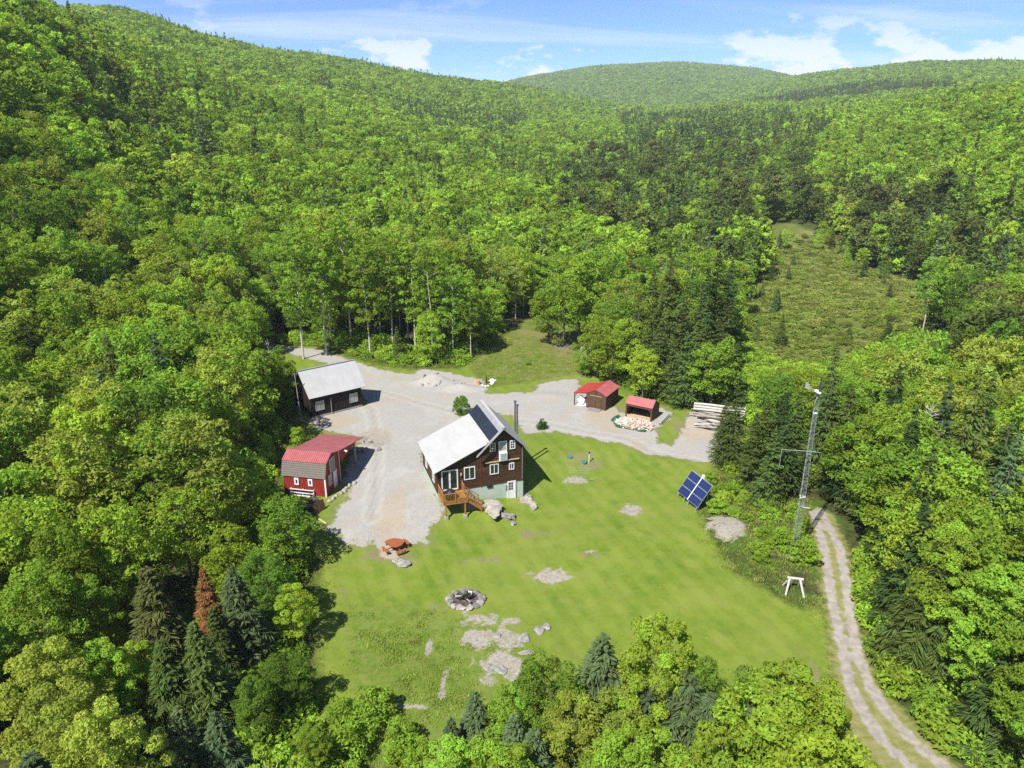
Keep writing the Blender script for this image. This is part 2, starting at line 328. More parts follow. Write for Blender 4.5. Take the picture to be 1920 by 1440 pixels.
# hill controls: (bearing rad, distance m, tangent of the elevation of the canopy seen there)
def _ctrl():
    C={-300:[(900,62),(600,95),(350,130),(150,170),(20,215),(-60,280),(0,500),(80,1500),(120,3000)],
       0:[(900,62),(600,100),(400,132),(200,172),(60,215),(-30,270),(-60,320),(0,520),(60,1000),(110,3000)],
       230:[(900,66),(650,100),(450,140),(300,190),(200,250),(115,360),(58,560),(16,900),(86,1500),(120,3000)],
       400:[(650,105),(450,155),(300,240),(200,360),(128,600),(75,950),(140,1500),(160,3000)],
       600:[(560,135),(400,190),(300,280),(220,430),(158,700),(103,1150),(160,1700),(185,3000)],
       800:[(450,165),(330,290),(250,450),(196,750),(139,1300),(190,1900),(200,3000)],
       960:[(450,190),(330,330),(260,520),(204,900),(159,1450),(175,2000),(151,3000),(230,4300)],
       1100:[(400,230),(330,340),(270,520),(215,950),(184,1400),(186,1900),(127,3000),(220,4300)],
       1250:[(400,235),(320,370),(255,560),(218,950),(203,1400),(186,1900),(117,3000),(220,4300)],
       1400:[(400,250),(320,360),(250,560),(208,850),(196,1200),(180,1700),(125,3000),(220,4300)],
       1500:[(420,250),(320,350),(250,520),(208,800),(184,1200),(141,2100),(165,2600),(143,3000),(220,4300)],
       1650:[(420,240),(320,330),(250,450),(195,640),(178,1100),(126,2100),(190,3000)],
       1800:[(400,230),(300,300),(220,400),(176,540),(172,900),(117,2100),(190,3000)],
       1920:[(900,62),(700,95),(500,175),(400,225),(300,280),(220,350),(170,450),(172,800),(124,2100),(190,3000)],
       2200:[(900,62),(700,95),(500,175),(350,230),(200,290),(120,420),(120,900),(130,2100)]}
    out=[]
    c,s=math.cos(PITCH),math.sin(PITCH)
    for px,l in C.items():
        for py,d in l:
            dx=(px-960)/FPX; up=-(py-720)/FPX
            dy=c+up*s; dz=-s+up*c; h=math.hypot(dx,dy)
            out.append((math.atan2(dx,dy),d,dz/h))
    return np.array(out)
CTRL=_ctrl(); CANOPY=13.0
def _uv(az,d): return np.stack([az*4.0,2.0*np.log(d)],-1)
def _tps(r2): return 0.5*r2*np.log(np.maximum(r2,1e-12))
_P=_uv(CTRL[:,0],CTRL[:,1]); _n=len(_P)
_K=_tps(((_P[:,None]-_P[None])**2).sum(-1))+np.eye(_n)*0.02
_A=np.zeros((_n+3,_n+3)); _A[:_n,:_n]=_K; _A[:_n,_n]=1; _A[:_n,_n+1:]=_P; _A[_n,:_n]=1; _A[_n+1:,:_n]=_P.T
_Wt=np.linalg.solve(_A,np.r_[CTRL[:,2],0,0,0])
def hills(x,y):
    x=np.asarray(x,float); y=np.asarray(y,float); sh=x.shape
    x=x.ravel(); y=y.ravel()
    d=np.clip(np.hypot(x,y),55,4300); az=np.clip(np.arctan2(x,y),-0.95,0.95)
    out=np.empty(len(x))
    for i in range(0,len(x),40000):
        q=_uv(az[i:i+40000],d[i:i+40000])
        K=_tps(((q[:,None]-_P[None])**2).sum(-1))
        out[i:i+40000]=K@_Wt[:_n]+_Wt[_n]+q@_Wt[_n+1:]
    return (CAM_H+d*out-CANOPY).reshape(sh)
BUMPS=[(-11.6,103.6,2.3,1.0,1.5),(-7.8,101.0,2.6,0.9,0.8),(5.5,98.0,2.5,1.3,0.25),(-18.0,80.5,2.2,1.4,0.35),
       (-2.2,66.9,1.6,0.9,0.55),(-8.0,42.0,5.0,4.0,0.6),(0.0,47.0,3.5,3.5,0.35),(22.0,63.5,3.0,3.0,0.6)]
def yard(x,y):
    u=y-0.7*x
    z=1.2*sstep(69.2,73.2,u)-0.6*sstep(62,45,y)*sstep(-30,0,x)
    for bx,by,rx,ry,h in BUMPS:
        z=z+h*np.exp(-((x-bx)/rx)**2-((y-by)/ry)**2)
    z=z+0.05*np.sin(x*0.55+1.3*np.sin(y*0.31))*np.sin(y*0.47+0.8)
    return z
def height(x,y):
    x=np.asarray(x,float); y=np.asarray(y,float)
    h=hills(x,y)
    m=np.zeros_like(h)
    # wet meadow kept low and level
    e=np.minimum(np.hypot((x-78)/40,(y-190)/72),9)
    h=h+(-4.0-h)*sstep(1.6,0.9,e)
    r=np.hypot(x/46.0,(y-78)/(62.0))
    w=sstep(0.95,1.55,r)
    w=w*sstep(-80,10,y)+0*w
    z=yard(x,y)*(1-w)+h*w
    far=np.hypot(x,y)
    z=z+sstep(120,400,far)*(2.5*np.sin(x*0.021+np.sin(y*0.013)*2)*np.sin(y*0.017+1.0)+1.2*np.sin(x*0.06+2)*np.sin(y*0.05))
    return z

# outlines on the ground, in metres
CLEARING=[(-46.2,132.7),(-38.8,128.2),(-28.7,117.8),(-20.5,111.5),(-15.2,110.0),(-8.5,110.4),(-6.5,113.2),(-2.8,125.2),(2.6,140.7),(8.8,169.2),(12.0,138.7),(12.9,121.8),(10.4,107.8),(14.6,104.9),(17.7,99.0),(20.8,95.1),(24.0,92.8),(26.2,96.0),(30.4,93.7),(31.1,89.7),(28.2,80.0),(24.1,77.9),(23.2,74.5),(19.9,69.1),(19.4,61.8),(20.5,56.7),(22.5,54.5),(24.4,52.0),(26.7,52.6),(25.6,48.2),(23.8,42.4),(23.0,38.5),(23.3,35.9),(11.6,35.9),(-10.9,35.7),(-13.4,40.5),(-15.8,47.7),(-17.0,52.4),(-17.6,57.6),(-19.7,60.4),(-22.0,64.3),(-24.1,68.6),(-27.6,80.5),(-28.0,86.9),(-32.3,103.1),(-35.6,110.5),(-44.3,126.8)]
GRAVEL=[(-47.8,131.8),(-43.6,130.9),(-38.1,125.4),(-28.3,116.1),(-21.0,109.8),(-15.3,107.5),(-14.4,110.5),(-9.1,107.8),(-4.4,104.9),(-3.5,99.0),(3.1,99.6),(4.0,103.5),(10.2,105.9),(10.0,99.6),(12.7,96.1),(15.6,90.6),(20.5,93.9),(21.7,91.5),(18.4,85.7),(18.1,83.6),(20.2,83.8),(23.7,91.5),(27.7,91.8),(26.9,84.7),(24.3,78.6),(18.7,80.7),(12.4,82.0),(5.4,85.6),(1.7,84.4),(0.0,90.6),(-2.2,91.5),(-4.1,86.9),(-11.1,82.0),(-9.6,74.8),(-7.7,68.6),(-6.9,67.0),(-8.0,64.5),(-7.9,61.3),(-10.3,61.5),(-10.6,58.2),(-11.9,59.0),(-13.3,60.9),(-15.6,60.1),(-17.9,61.7),(-18.0,65.3),(-17.2,69.2),(-18.7,72.2),(-18.9,75.6),(-18.8,78.8),(-17.9,83.3),(-24.5,86.0),(-26.8,88.3),(-26.1,91.5),(-20.0,95.0),(-27.1,110.5),(-35.6,116.8),(-43.6,126.3)]
RUT_A=[(31.4,67.4),(30.8,64.7),(29.5,59.5),(28.0,54.7),(27.1,51.6),(26.1,47.5),(24.9,43.4),(24.6,40.3),(24.9,37.8),(25.7,35.9),(28.9,22.9)]
RUT_B=[(32.2,67.9),(32.0,65.7),(31.2,60.3),(29.7,55.4),(28.1,50.6),(26.8,46.3),(26.3,42.9),(26.4,39.9),(27.2,37.2),(27.9,35.9),(31.3,22.9)]
TRACK=[(31.1,68.0),(33.3,67.3),(32.3,61.2),(30.3,54.7),(28.4,49.3),(27.2,43.5),(27.6,40.4),(28.8,35.9),(29.5,22.0),(24.5,22.0),(23.3,35.9),(22.7,38.5),(23.4,42.9),(25.1,48.2),(27.2,54.7),(29.0,61.2)]
ROUGH=[(-14.2,51.0),(-11.8,52.1),(-9.1,52.9),(-7.2,51.9),(-4.9,50.6),(-0.4,49.1),(1.2,46.6),(2.0,44.9),(0.0,42.3),(-2.1,35.9),(-10.9,35.7),(-11.4,41.8),(-12.8,46.6)]
THICKET=[(23.6,75.8),(19.7,68.5),(19.6,61.8),(20.9,57.0),(23.1,54.8),(25.1,54.0),(28.2,57.8),(31.6,67.4),(31.0,73.2),(26.6,74.6)]
MEADOW=[(42.6,129.0),(58.8,180.4),(79.4,226.7),(95.5,283.3),(108.6,292.3),(115.8,263.2),(104.2,226.6),(107.0,190.9),(92.4,158.2),(76.8,138.8),(57.8,125.6),(41.0,108.9)]
OUTCROP=[(-4.9,51.2),(-2.6,50.5),(0.4,50.1),(1.3,47.8),(1.0,46.0),(1.9,44.7),(0.2,42.3),(-1.3,41.7),(-2.4,44.6),(-3.5,46.9),(-4.7,49.2)]
BANK=[(-6.8,110.4),(-2.8,125.2),(2.6,140.7),(8.8,169.2),(12.0,138.7),(12.9,121.8),(10.4,107.8),(3.2,104.2),(-3.5,101.7)]
ROCK_SPOTS=[(3.26,56.22,2.01,1.1),(12.57,67.83,1.35,1.26),(7.46,74.15,1.56,0.92),(7.32,59.98,0.71,0.43),(-2.43,50.49,1.59,0.71),(-4.02,51.22,0.63,0.42),(0.0,50.13,0.88,0.56),(-2.34,48.13,1.7,0.92),(0.0,47.44,1.05,0.91),(-1.22,45.39,1.83,1.27),(-1.38,43.51,1.1,0.84),(-6.42,46.94,0.37,1.45),(-4.99,43.02,0.23,1.51),(-7.44,40.45,1.55,0.27),(21.44,63.75,1.99,2.41),(-17.2,83.36,2.25,2.93),(-4.2,68.13,1.96,0.91),(1.44,70.14,0.57,1.26)]
DRY_SPOTS=[(-5.89,52.23,1.9,1.09),(8.11,77.75,3.17,1.9),(-10.22,59.03,1.99,1.26),(-12.11,65.26,1.6,5.2),(14.22,90.63,4.95,5.8),(2.11,63.24,2.11,0.97),(7.52,59.47,1.5,0.85),(0.79,43.8,1.59,1.61),(-5.99,37.43,1.76,1.62),(-11.53,59.44,3.0,1.81),(-23.75,88.78,4.19,2.57),(8.05,125.18,6.63,8.86),(-2.73,58.63,2.48,0.66),(25.17,55.49,2.82,1.6),(-14.84,53.86,0.92,0.45),(23.45,87.17,3.78,1.99),(22.8,42.37,0.54,5.59)]
STANDS=[('pine',0.62,[(25.0,396.6),(93.2,615.9),(199.5,633.5),(212.9,518.3),(126.4,334.3),(87.9,255.9),(54.9,162.7),(48.9,198.7),(32.1,223.5),(16.9,236.2)]),('pine',0.6,[(123.3,338.7),(142.4,289.1),(135.4,198.1),(62.4,84.2),(65.4,106.2),(82.8,141.5),(78.6,170.8),(87.4,233.7)]),('spruce',0.6,[(27.4,169.6),(53.2,198.7),(57.6,175.4),(25.4,74.8),(16.8,77.3),(15.8,95.0)]),('spruce',0.85,[(23.6,78.0),(29.3,82.6),(37.0,79.7),(28.7,59.3),(21.4,57.4),(18.9,58.3)]),('spruce',0.9,[(375.5,1317.1),(497.3,1415.7),(586.9,1283.5),(585.6,1061.6),(505.4,913.6),(497.4,1082.8),(380.4,1038.5)]),('spruce',0.35,[(-121.4,747.6),(23.7,869.2),(0.0,591.6),(-73.9,539.5)]),('pine',0.5,[(137.1,1058.8),(286.7,809.2),(189.7,531.6),(87.8,579.6)]),('spruce',0.3,[(-92.0,148.4),(-137.9,309.1),(-104.4,280.7),(-86.9,188.1),(-87.3,142.8)]),('spruce',0.5,[(-30.7,48.4),(-18.6,45.9),(-12.6,27.5),(-19.8,27.3)])]  # densest far spruce stand, right hill: dark trees stand in for a cloud's shadow
TREES=[('spruce','rusty',-23.7,40.6,13.2),('spruce','red',-23.0,46.6,7.4),('spruce','blue',-20.0,44.7,8.8),('spruce','blue',-21.6,32.5,7.8),('spruce','blue',-16.5,32.0,8.0),('spruce','blue',-22.1,25.8,13.8),('spruce','blue',-18.5,32.0,8.3),('spruce','green',-20.0,38.1,9.2),('spruce','green',-21.7,37.1,8.5),('spruce','green',-20.6,42.2,7.2),('broad','deep',-19.5,49.3,6.8),('broad','deep',-15.4,40.1,4.9),('broad','deep',-16.6,37.5,5.1),('broad','lime',-16.8,47.1,5.2),('broad','lime',-25.0,36.2,8.8),('broad','lime',-12.4,34.9,3.8),('broad','lime',-24.2,37.9,7.2),('broad','olive',-20.5,28.4,11.0),('broad','olive',-26.7,33.7,10.3),('broad','olive',-23.3,30.0,10.9),('broad','mid',-32.1,44.7,11.3),('broad','mid',-30.2,48.3,11.1),('broad','mid',-27.4,53.4,8.7),('broad','mid',-25.0,61.1,8.2),('broad','mid',-23.0,51.1,7.7),('broad','mid',-20.3,57.5,6.2),('broad','mid',-30.5,39.7,11.3),('broad','mid',-29.1,41.9,9.3),('broad','mid',-35.1,46.2,11.8),('broad','mid',-31.1,55.9,9.4),('broad','mid',-29.2,62.5,9.5),('broad','mid',-25.5,67.3,8.5),('birch','mid',-34.3,115.0,20.2),('birch','mid',-31.0,117.0,21.3),('birch','mid',-28.0,122.9,22.6),('birch','mid',-23.4,115.7,18.5),('birch','mid',-20.0,118.3,19.8),('birch','mid',-16.2,117.9,18.8),('birch','mid',-13.1,116.3,17.6),('birch','mid',-9.7,115.6,15.2),('birch','mid',-6.8,115.8,11.8),('birch','olive',-31.8,124.0,22.6),('birch','olive',-18.3,124.7,19.7),('birch','olive',-39.3,109.1,14.1),('birch','olive',-23.8,127.8,19.3),('broad','mid',11.7,124.4,15.3),('broad','mid',15.6,127.0,15.7),('broad','mid',8.9,121.7,12.3),('broad','mid',16.1,108.8,11.6),('broad','mid',6.4,123.8,9.9),('broad','lime',13.1,106.2,9.0),('broad','lime',14.7,103.0,7.9),('broad','lime',27.1,93.1,9.6),('broad','lime',18.5,97.3,7.2),('broad','lime',17.2,104.6,9.4),('broad','lime',11.3,106.4,4.3),('spruce','green',20.4,102.0,13.2),('spruce','green',22.3,103.6,17.1),('spruce','green',24.8,102.0,16.3),('spruce','green',22.0,95.5,8.9),('spruce','green',25.2,95.7,11.8),('spruce','green',27.0,98.4,14.1),('spruce','green',19.2,100.2,9.8),('spruce','green',30.8,101.4,13.3),('spruce','green',23.4,94.1,10.8),('spruce','green',20.5,97.9,11.2),('spruce','green',23.6,99.2,12.8),('spruce','green',26.9,101.5,15.3),('spruce','green',24.2,93.9,8.3),('spruce','green',28.9,98.9,11.0),('spruce','green',30.0,93.3,9.7),('spruce','green',18.8,106.3,13.4),('spruce','dark',30.5,107.8,19.1),('spruce','dark',28.7,106.2,17.0),('spruce','dark',32.1,107.3,16.8),('spruce','green',25.6,77.9,10.2),('spruce','green',24.9,79.2,8.2),('spruce','green',28.0,75.0,9.9),('spruce','green',26.1,72.4,9.3),('spruce','green',30.2,71.9,11.0),('spruce','green',29.7,65.6,10.4),('spruce','green',28.5,70.5,9.5),('spruce','green',26.6,68.0,9.4),('spruce','dark',30.4,76.2,10.1),('spruce','dark',30.2,68.6,9.7),('broad','lime',36.5,64.4,16.9),('broad','lime',33.6,63.7,14.5),('broad','lime',33.5,54.6,18.2),('broad','lime',27.6,45.3,11.6),('broad','lime',26.8,39.9,12.3),('broad','lime',29.0,50.2,10.3),('broad','mid',33.1,66.2,11.8),('broad','mid',33.0,68.5,9.2),('broad','mid',36.9,57.1,19.0),('broad','mid',34.7,48.9,19.8),('broad','mid',32.2,58.7,11.9),('broad','mid',30.7,51.5,13.3),('broad','mid',30.3,45.9,16.3),('broad','mid',28.9,39.5,16.9),('broad','mid',26.3,35.3,15.7),('broad','mid',30.9,40.6,18.3),('broad','mid',30.8,58.4,9.5),('broad','mid',24.6,34.1,12.1),('broad','mid',23.5,29.9,14.9),('broad','mid',25.1,31.1,17.2),('broad','mid',31.2,64.9,7.3),('broad','deep',21.8,28.6,13.1),('broad','deep',21.3,25.2,15.1),('broad','deep',24.9,36.3,10.1),('broad','deep',23.2,27.5,15.6),('spruce','green',37.6,66.0,12.5),('spruce','green',32.7,52.7,15.0),('spruce','green',31.3,45.2,16.6),('spruce','green',31.3,57.0,10.3),('spruce','green',28.6,37.3,16.5),('spruce','green',29.7,45.1,14.2),('spruce','green',34.7,46.5,18.5),('spruce','green',40.3,59.6,18.0),('spruce','green',35.4,71.7,12.6),('spruce','blue',7.5,32.7,9.4),('spruce','blue',12.9,30.4,11.1),('spruce','blue',0.1,32.0,8.2),('spruce','dark',29.8,49.7,13.3),('spruce','dark',39.9,71.6,15.0),('spruce','dark',35.7,60.2,14.8),('spruce','blue',5.3,35.1,11.3),('spruce','blue',9.5,32.1,11.2),('spruce','blue',-2.2,33.9,8.0),('spruce','blue',-3.5,32.8,7.1),('spruce','blue',1.2,31.0,8.2),('spruce','blue',10.6,31.3,10.3),('broad','deep',2.2,34.9,9.3),('broad','deep',12.1,32.8,10.3),('broad','lime',0.0,34.0,7.7),('broad','lime',8.3,34.0,12.6),('broad','lime',5.9,28.4,10.0),('broad','lime',-2.8,29.9,8.1),('broad','lime',-0.3,29.5,8.3),('broad','lime',15.5,29.2,11.9),('broad','olive',3.6,32.8,8.5),('broad','olive',6.2,32.4,8.9),('birch','lime',14.5,30.8,11.8),('birch','lime',11.9,28.6,11.7),('birch','lime',13.5,30.1,11.3),('birch','lime',14.8,26.1,12.0),('birch','lime',7.6,28.0,10.1),('birch','lime',10.4,27.1,11.0)]
BUSHES=[('bush','mid',-6.7,91.0,2.6),('bush','mid',3.9,86.4,1.1),('bush','mid',-25.9,81.2,2.4),('bush','mid',-9.5,39.4,2.2),('bush','mid',-10.7,36.3,2.4),('bush','mid',-7.2,37.0,2.0),('bush','mid',-5.8,35.9,1.8),('bush','mid',-27.3,83.4,1.6),('bush','mid',26.8,58.6,2.2),('bush','mid',22.2,73.8,1.2),('bush','mid',-11.6,39.0,1.8),('bush','mid',7.9,122.1,2.0),('bush','mid',2.6,112.1,0.7),('bush','mid',10.8,120.5,1.1),('bush','mid',5.9,131.4,1.6)]

# ------------------------------------------------------------------ helpers
def tag(o, label=None, cat=None, group=None, kind=None):
    if label: o["label"] = label
    if cat: o["category"] = cat
    if group: o["group"] = group
    if kind: o["kind"] = kind
    return o
def link(name, me, parent=None):
    o = bpy.data.objects.new(name, me); COL.objects.link(o)
    if parent is not None: o.parent = parent
    return o
def empty(name, label, cat, loc=(0, 0, 0), rz=0.0, group=None):
    o = bpy.data.objects.new(name, None); COL.objects.link(o)
    o.location = loc; o.rotation_euler = (0, 0, rz); o.empty_display_size = 0.3
    return tag(o, label, cat, group)
def mesh_np(name, V, F, mat=None, attrs=None, smooth=False):
    """V (n,3), F (m,3 or 4) arrays"""
    V = np.asarray(V, np.float32); F = np.asarray(F, np.int32)
    me = bpy.data.meshes.new(name); k = F.shape[1]
    me.vertices.add(len(V)); me.vertices.foreach_set("co", V.ravel())
    me.loops.add(F.size); me.loops.foreach_set("vertex_index", F.ravel())
    me.polygons.add(len(F)); me.polygons.foreach_set("loop_start", np.arange(0, F.size, k, dtype=np.int32)); me.polygons.foreach_set("loop_total", np.full(len(F), k, np.int32))
    if smooth: me.polygons.foreach_set("use_smooth", np.ones(len(F), bool))
    me.update(calc_edges=True)
    for n, a in (attrs or {}).items():
        t = me.attributes.new(n, "FLOAT", "POINT"); t.data.foreach_set("value", np.asarray(a, np.float32))
    if mat: me.materials.append(mat)
    return me
class MB:
    """collects boxes, bars, tubes and polygons; build() links them as ONE mesh object"""
    def __init__(s): s.v = []; s.f = []
    def add(s, V, F):
        n = len(s.v); s.v += [tuple(map(float, p)) for p in V]; s.f += [tuple(i + n for i in f) for f in F]; return s
    def box(s, x0, x1, y0, y1, z0, z1):
        return s.add([(x0, y0, z0), (x1, y0, z0), (x1, y1, z0), (x0, y1, z0), (x0, y0, z1), (x1, y0, z1), (x1, y1, z1), (x0, y1, z1)],
                     [(0, 3, 2, 1), (4, 5, 6, 7), (0, 1, 5, 4), (1, 2, 6, 5), (2, 3, 7, 6), (3, 0, 4, 7)])
    def bar(s, a, b, w, h=None, up=(0, 0, 1)):
        a = Vector(a); b = Vector(b); h = w if h is None else h
        d = (b - a).normalized(); u = Vector(up)
        if abs(d.dot(u)) > 0.98: u = Vector((0, 1, 0))
        x = d.cross(u).normalized() * (w / 2); y = x.cross(d).normalized() * (h / 2)
        P = [a - x - y, a + x - y, a + x + y, a - x + y, b - x - y, b + x - y, b + x + y, b - x + y]
        return s.add(P, [(0, 3, 2, 1), (4, 5, 6, 7), (0, 1, 5, 4), (1, 2, 6, 5), (2, 3, 7, 6), (3, 0, 4, 7)])
    def tube(s, pts, rad, n=8, cap=True):
        pts = [Vector(p) for p in pts]; rad = rad if isinstance(rad, (list, tuple)) else [rad] * len(pts)
        V = []; F = []
        for i, p in enumerate(pts):
            d = (pts[min(i + 1, len(pts) - 1)] - pts[max(i - 1, 0)]).normalized()
            u = Vector((0, 0, 1)) if abs(d.z) < 0.9 else Vector((1, 0, 0))
            x = d.cross(u).normalized(); y = x.cross(d).normalized()
            for k in range(n):
                a = 2 * math.pi * k / n; V.append(p + (x * math.cos(a) + y * math.sin(a)) * rad[i])
        for i in range(len(pts) - 1):
            for k in range(n):
                F.append((i * n + k, i * n + (k + 1) % n, (i + 1) * n + (k + 1) % n, (i + 1) * n + k))
        if cap:
            F.append(tuple(range(n))[::-1]); F.append(tuple((len(pts) - 1) * n + k for k in range(n)))
        return s.add(V, F)
    def prism(s, poly, d0, d1, axis="y"):
        """poly in the (a,b) plane, extruded along axis: y -> (a,y,b); x -> (x,a,b); z -> (a,b,z)"""
        def P(q, t): return (q[0], t, q[1]) if axis == "y" else ((t, q[0], q[1]) if axis == "x" else (q[0], q[1], t))
        n = len(poly); V = [P(q, d0) for q in poly] + [P(q, d1) for q in poly]
        return s.add(V, [tuple(range(n)), tuple(range(2 * n - 1, n - 1, -1))] + [(i, i + n, (i + 1) % n + n, (i + 1) % n) for i in range(n)])
    def slab(s, quad, t):
        """quad of four points, thickened downwards along its normal"""
        q = [Vector(p) for p in quad]; nn = (q[1] - q[0]).cross(q[3] - q[0]).normalized()
        if nn.z < 0: nn = -nn
        lo = [p - nn * t for p in q]
        return s.add(q + lo, [(0, 1, 2, 3), (7, 6, 5, 4), (0, 4, 5, 1), (1, 5, 6, 2), (2, 6, 7, 3), (3, 7, 4, 0)])
    def mesh(s, name, mat, bevel=0.0, smooth=False):
        me = bpy.data.meshes.new(name); me.from_pydata(s.v, [], s.f); me.update()
        import bmesh
        bm = bmesh.new(); bm.from_mesh(me); bmesh.ops.recalc_face_normals(bm, faces=bm.faces)
        if bevel: bmesh.ops.bevel(bm, geom=list(bm.edges), offset=bevel, segments=1, affect="EDGES", clamp_overlap=True)
        bm.to_mesh(me); bm.free()
        if mat: me.materials.append(mat)
        if smooth: me.polygons.foreach_set("use_smooth", [True] * len(me.polygons))
        return me
    def build(s, name, mat, parent=None, bevel=0.0, smooth=False, kind=None, label=None):
        o = link(name, s.mesh(name, mat, bevel, smooth), parent)
        if kind: o["kind"] = kind
        if label: o["label"] = label
        return o
def rock_mesh(name, mat, rx, ry, rz, seed, sub=3, rough=0.22):
    """angular stone: a ball cut by random planes, then roughened"""
    import bmesh
    from mathutils import noise
    bm = bmesh.new(); bmesh.ops.create_icosphere(bm, subdivisions=sub, radius=1.0)
    r = np.random.default_rng(seed); P = r.normal(size=(13, 3)); P /= np.linalg.norm(P, axis=1, keepdims=True); D = r.uniform(.62, .95, 13)
    off = Vector(r.uniform(0, 50, 3))
    for v in bm.verts:
        c = np.array(v.co)
        for n, d in zip(P, D):
            t = float(c @ n)
            if t > d: c = c - n * (t - d) * .92
        k = 1 + rough * noise.fractal(Vector(c) * 1.6 + off, 1.0, 2.0, 4)
        v.co = (c[0] * rx * k * 1.15, c[1] * ry * k * 1.15, c[2] * rz * k * 1.15)
    me = bpy.data.meshes.new(name); bm.to_mesh(me); bm.free(); me.materials.append(mat); return me

# ------------------------------------------------------------------ ground
def poly_sd(poly, x, y):
    """signed distance to a polygon, positive inside"""
    p = np.array(poly, float); q = np.roll(p, -1, 0)
    d2 = np.full(x.shape, 1e18); ins = np.zeros(x.shape, bool)
    for (ax, ay), (bx, by) in zip(p, q):
        ex, ey = bx - ax, by - ay; wx, wy = x - ax, y - ay
        t = np.clip((wx * ex + wy * ey) / (ex * ex + ey * ey + 1e-12), 0, 1)
        d2 = np.minimum(d2, (wx - ex * t) ** 2 + (wy - ey * t) ** 2)
        c = (ay > y) != (by > y)
        with np.errstate(divide="ignore", invalid="ignore"):
            xi = ax + (y - ay) * ex / (ey if abs(ey) > 1e-12 else 1e-12)
        ins ^= c & (x < xi)
    return np.where(ins, 1, -1) * np.sqrt(d2)
def line_d(line, x, y):
    d2 = np.full(x.shape, 1e18)
    for (ax, ay), (bx, by) in zip(line[:-1], line[1:]):
        ex, ey = bx - ax, by - ay; wx, wy = x - ax, y - ay
        t = np.clip((wx * ex + wy * ey) / (ex * ex + ey * ey), 0, 1)
        d2 = np.minimum(d2, (wx - ex * t) ** 2 + (wy - ey * t) ** 2)
    return np.sqrt(d2)
def spots(L, x, y, soft):
    o = np.zeros(x.shape)
    for cx, cy, rx, ry in L:
        r = np.hypot((x - cx) / max(rx, .2), (y - cy) / max(ry, .2))
        o = np.maximum(o, sstep(1 + soft, 1 - soft, r))
    return o
def H(x, y): return float(height(np.array([x]), np.array([y]))[0])

def axis(a, b, step, lo, hi, grow, cap):
    m = list(np.arange(a, b + 1e-6, step)); s = step; p = b
    while p < hi: s = min(s * grow, cap); p += s; m.append(p)
    s = step; p = a; l = []
    while p > lo: s = min(s * grow, cap); p -= s; l.append(p)
    return np.array(l[::-1] + m)
def build_ground():
    xs = axis(-48, 48, 0.5, -3400, 3400, 1.07, 70); ys = axis(29, 130, 0.5, -260, 4300, 1.07, 70)
    X, Y = np.meshgrid(xs, ys); x = X.ravel(); y = Y.ravel(); z = height(x, y)
    near = (np.abs(x) < 140) & (y > 0) & (y < 330)
    def on_near(f, bg):
        o = np.full(x.shape, bg, float); o[near] = f(x[near], y[near]); return o
    lawn = on_near(lambda a, b: poly_sd(CLEARING, a, b), -50)
    grav = on_near(lambda a, b: poly_sd(GRAVEL, a, b), -50)
    trk = on_near(lambda a, b: poly_sd(TRACK, a, b), -50)
    rut = on_near(lambda a, b: sstep(0.62, 0.18, np.minimum(line_d(RUT_A, a, b), line_d(RUT_B, a, b))), 0)
    rough = on_near(lambda a, b: sstep(-2.0, 2.2, np.maximum(poly_sd(ROUGH, a, b), poly_sd(THICKET, a, b) - 0.5)), 0)
    bank = on_near(lambda a, b: sstep(-1.5, 1.5, poly_sd(BANK, a, b)), 0)
    mead_d = on_near(lambda a, b: poly_sd(MEADOW, a, b), -50)
    lanes = [[(-41, 121), (-30, 106), (-18, 99), (-8, 92), (3, 88.5), (12, 84), (22, 79.5)], [(-24, 102), (-19, 92), (-16.5, 82), (-15, 72), (-14, 64)]]
    ld = on_near(lambda a, b: np.minimum(line_d(lanes[0], a, b), line_d(lanes[1], a, b)), 50)
    A = dict(lane=sstep(.45, .1, np.abs(ld - .85)), crown_strip=sstep(.5, .1, ld), lawn=np.clip(np.maximum(lawn, trk), -3, 3), track=np.clip(trk, -3, 3), gravel=np.clip(grav, -3, 3), rut=rut * sstep(-3, 0, trk), rough=rough, bank=bank,
             meadow=sstep(-4, 4, mead_d), rocky=on_near(lambda a, b: np.maximum(spots(ROCK_SPOTS, a, b, .6), .74 * sstep(-1.0, 1.4, poly_sd(OUTCROP, a, b))), 0), dry=on_near(lambda a, b: np.maximum(.75 * sstep(-1.5, .8, poly_sd(OUTCROP, a, b)), np.maximum(spots(DRY_SPOTS, a, b, .6), .8 * spots([(q[0], q[1], q[2] * 1.35, q[3] * 1.35) for q in ROCK_SPOTS], a, b, .6))), 0))
    nx, ny = len(xs), len(ys)
    i = np.arange(ny - 1)[:, None] * nx + np.arange(nx - 1)[None, :]; i = i.ravel()
    F = np.stack([i, i + 1, i + 1 + nx, i + nx], 1)
    def fc(a): return a[F].mean(1)
    lw, gv, tk, md = fc(lawn), fc(grav), fc(trk), fc(mead_d)
    zone = np.zeros(len(F), int)
    zone[md > 0] = 4; zone[lw > 0] = 1; zone[tk > 0] = 3; zone[gv > 0] = 2
    V = np.stack([x, y, z], 1)
    for k, n in ((0, "forest_floor"), (1, "lawn"), (2, "gravel_driveway"), (3, "dirt_track"), (4, "meadow")):
        f = F[zone == k]; u, inv = np.unique(f, return_inverse=True)
        me = mesh_np(n, V[u], inv.reshape(f.shape), M["ground"], {a: b[u] for a, b in A.items()}, True)
        tag(link(n, me), {"forest_floor": "wooded ground and hillsides under the forest", "lawn": "bright green mown grass round the house", "gravel_driveway": "pale grey gravel yard and drive between the buildings",
                          "dirt_track": "two-rut dirt track running along the right side of the lawn", "meadow": "olive green wet meadow among dark conifers"}[n], kind="structure")
build_ground()

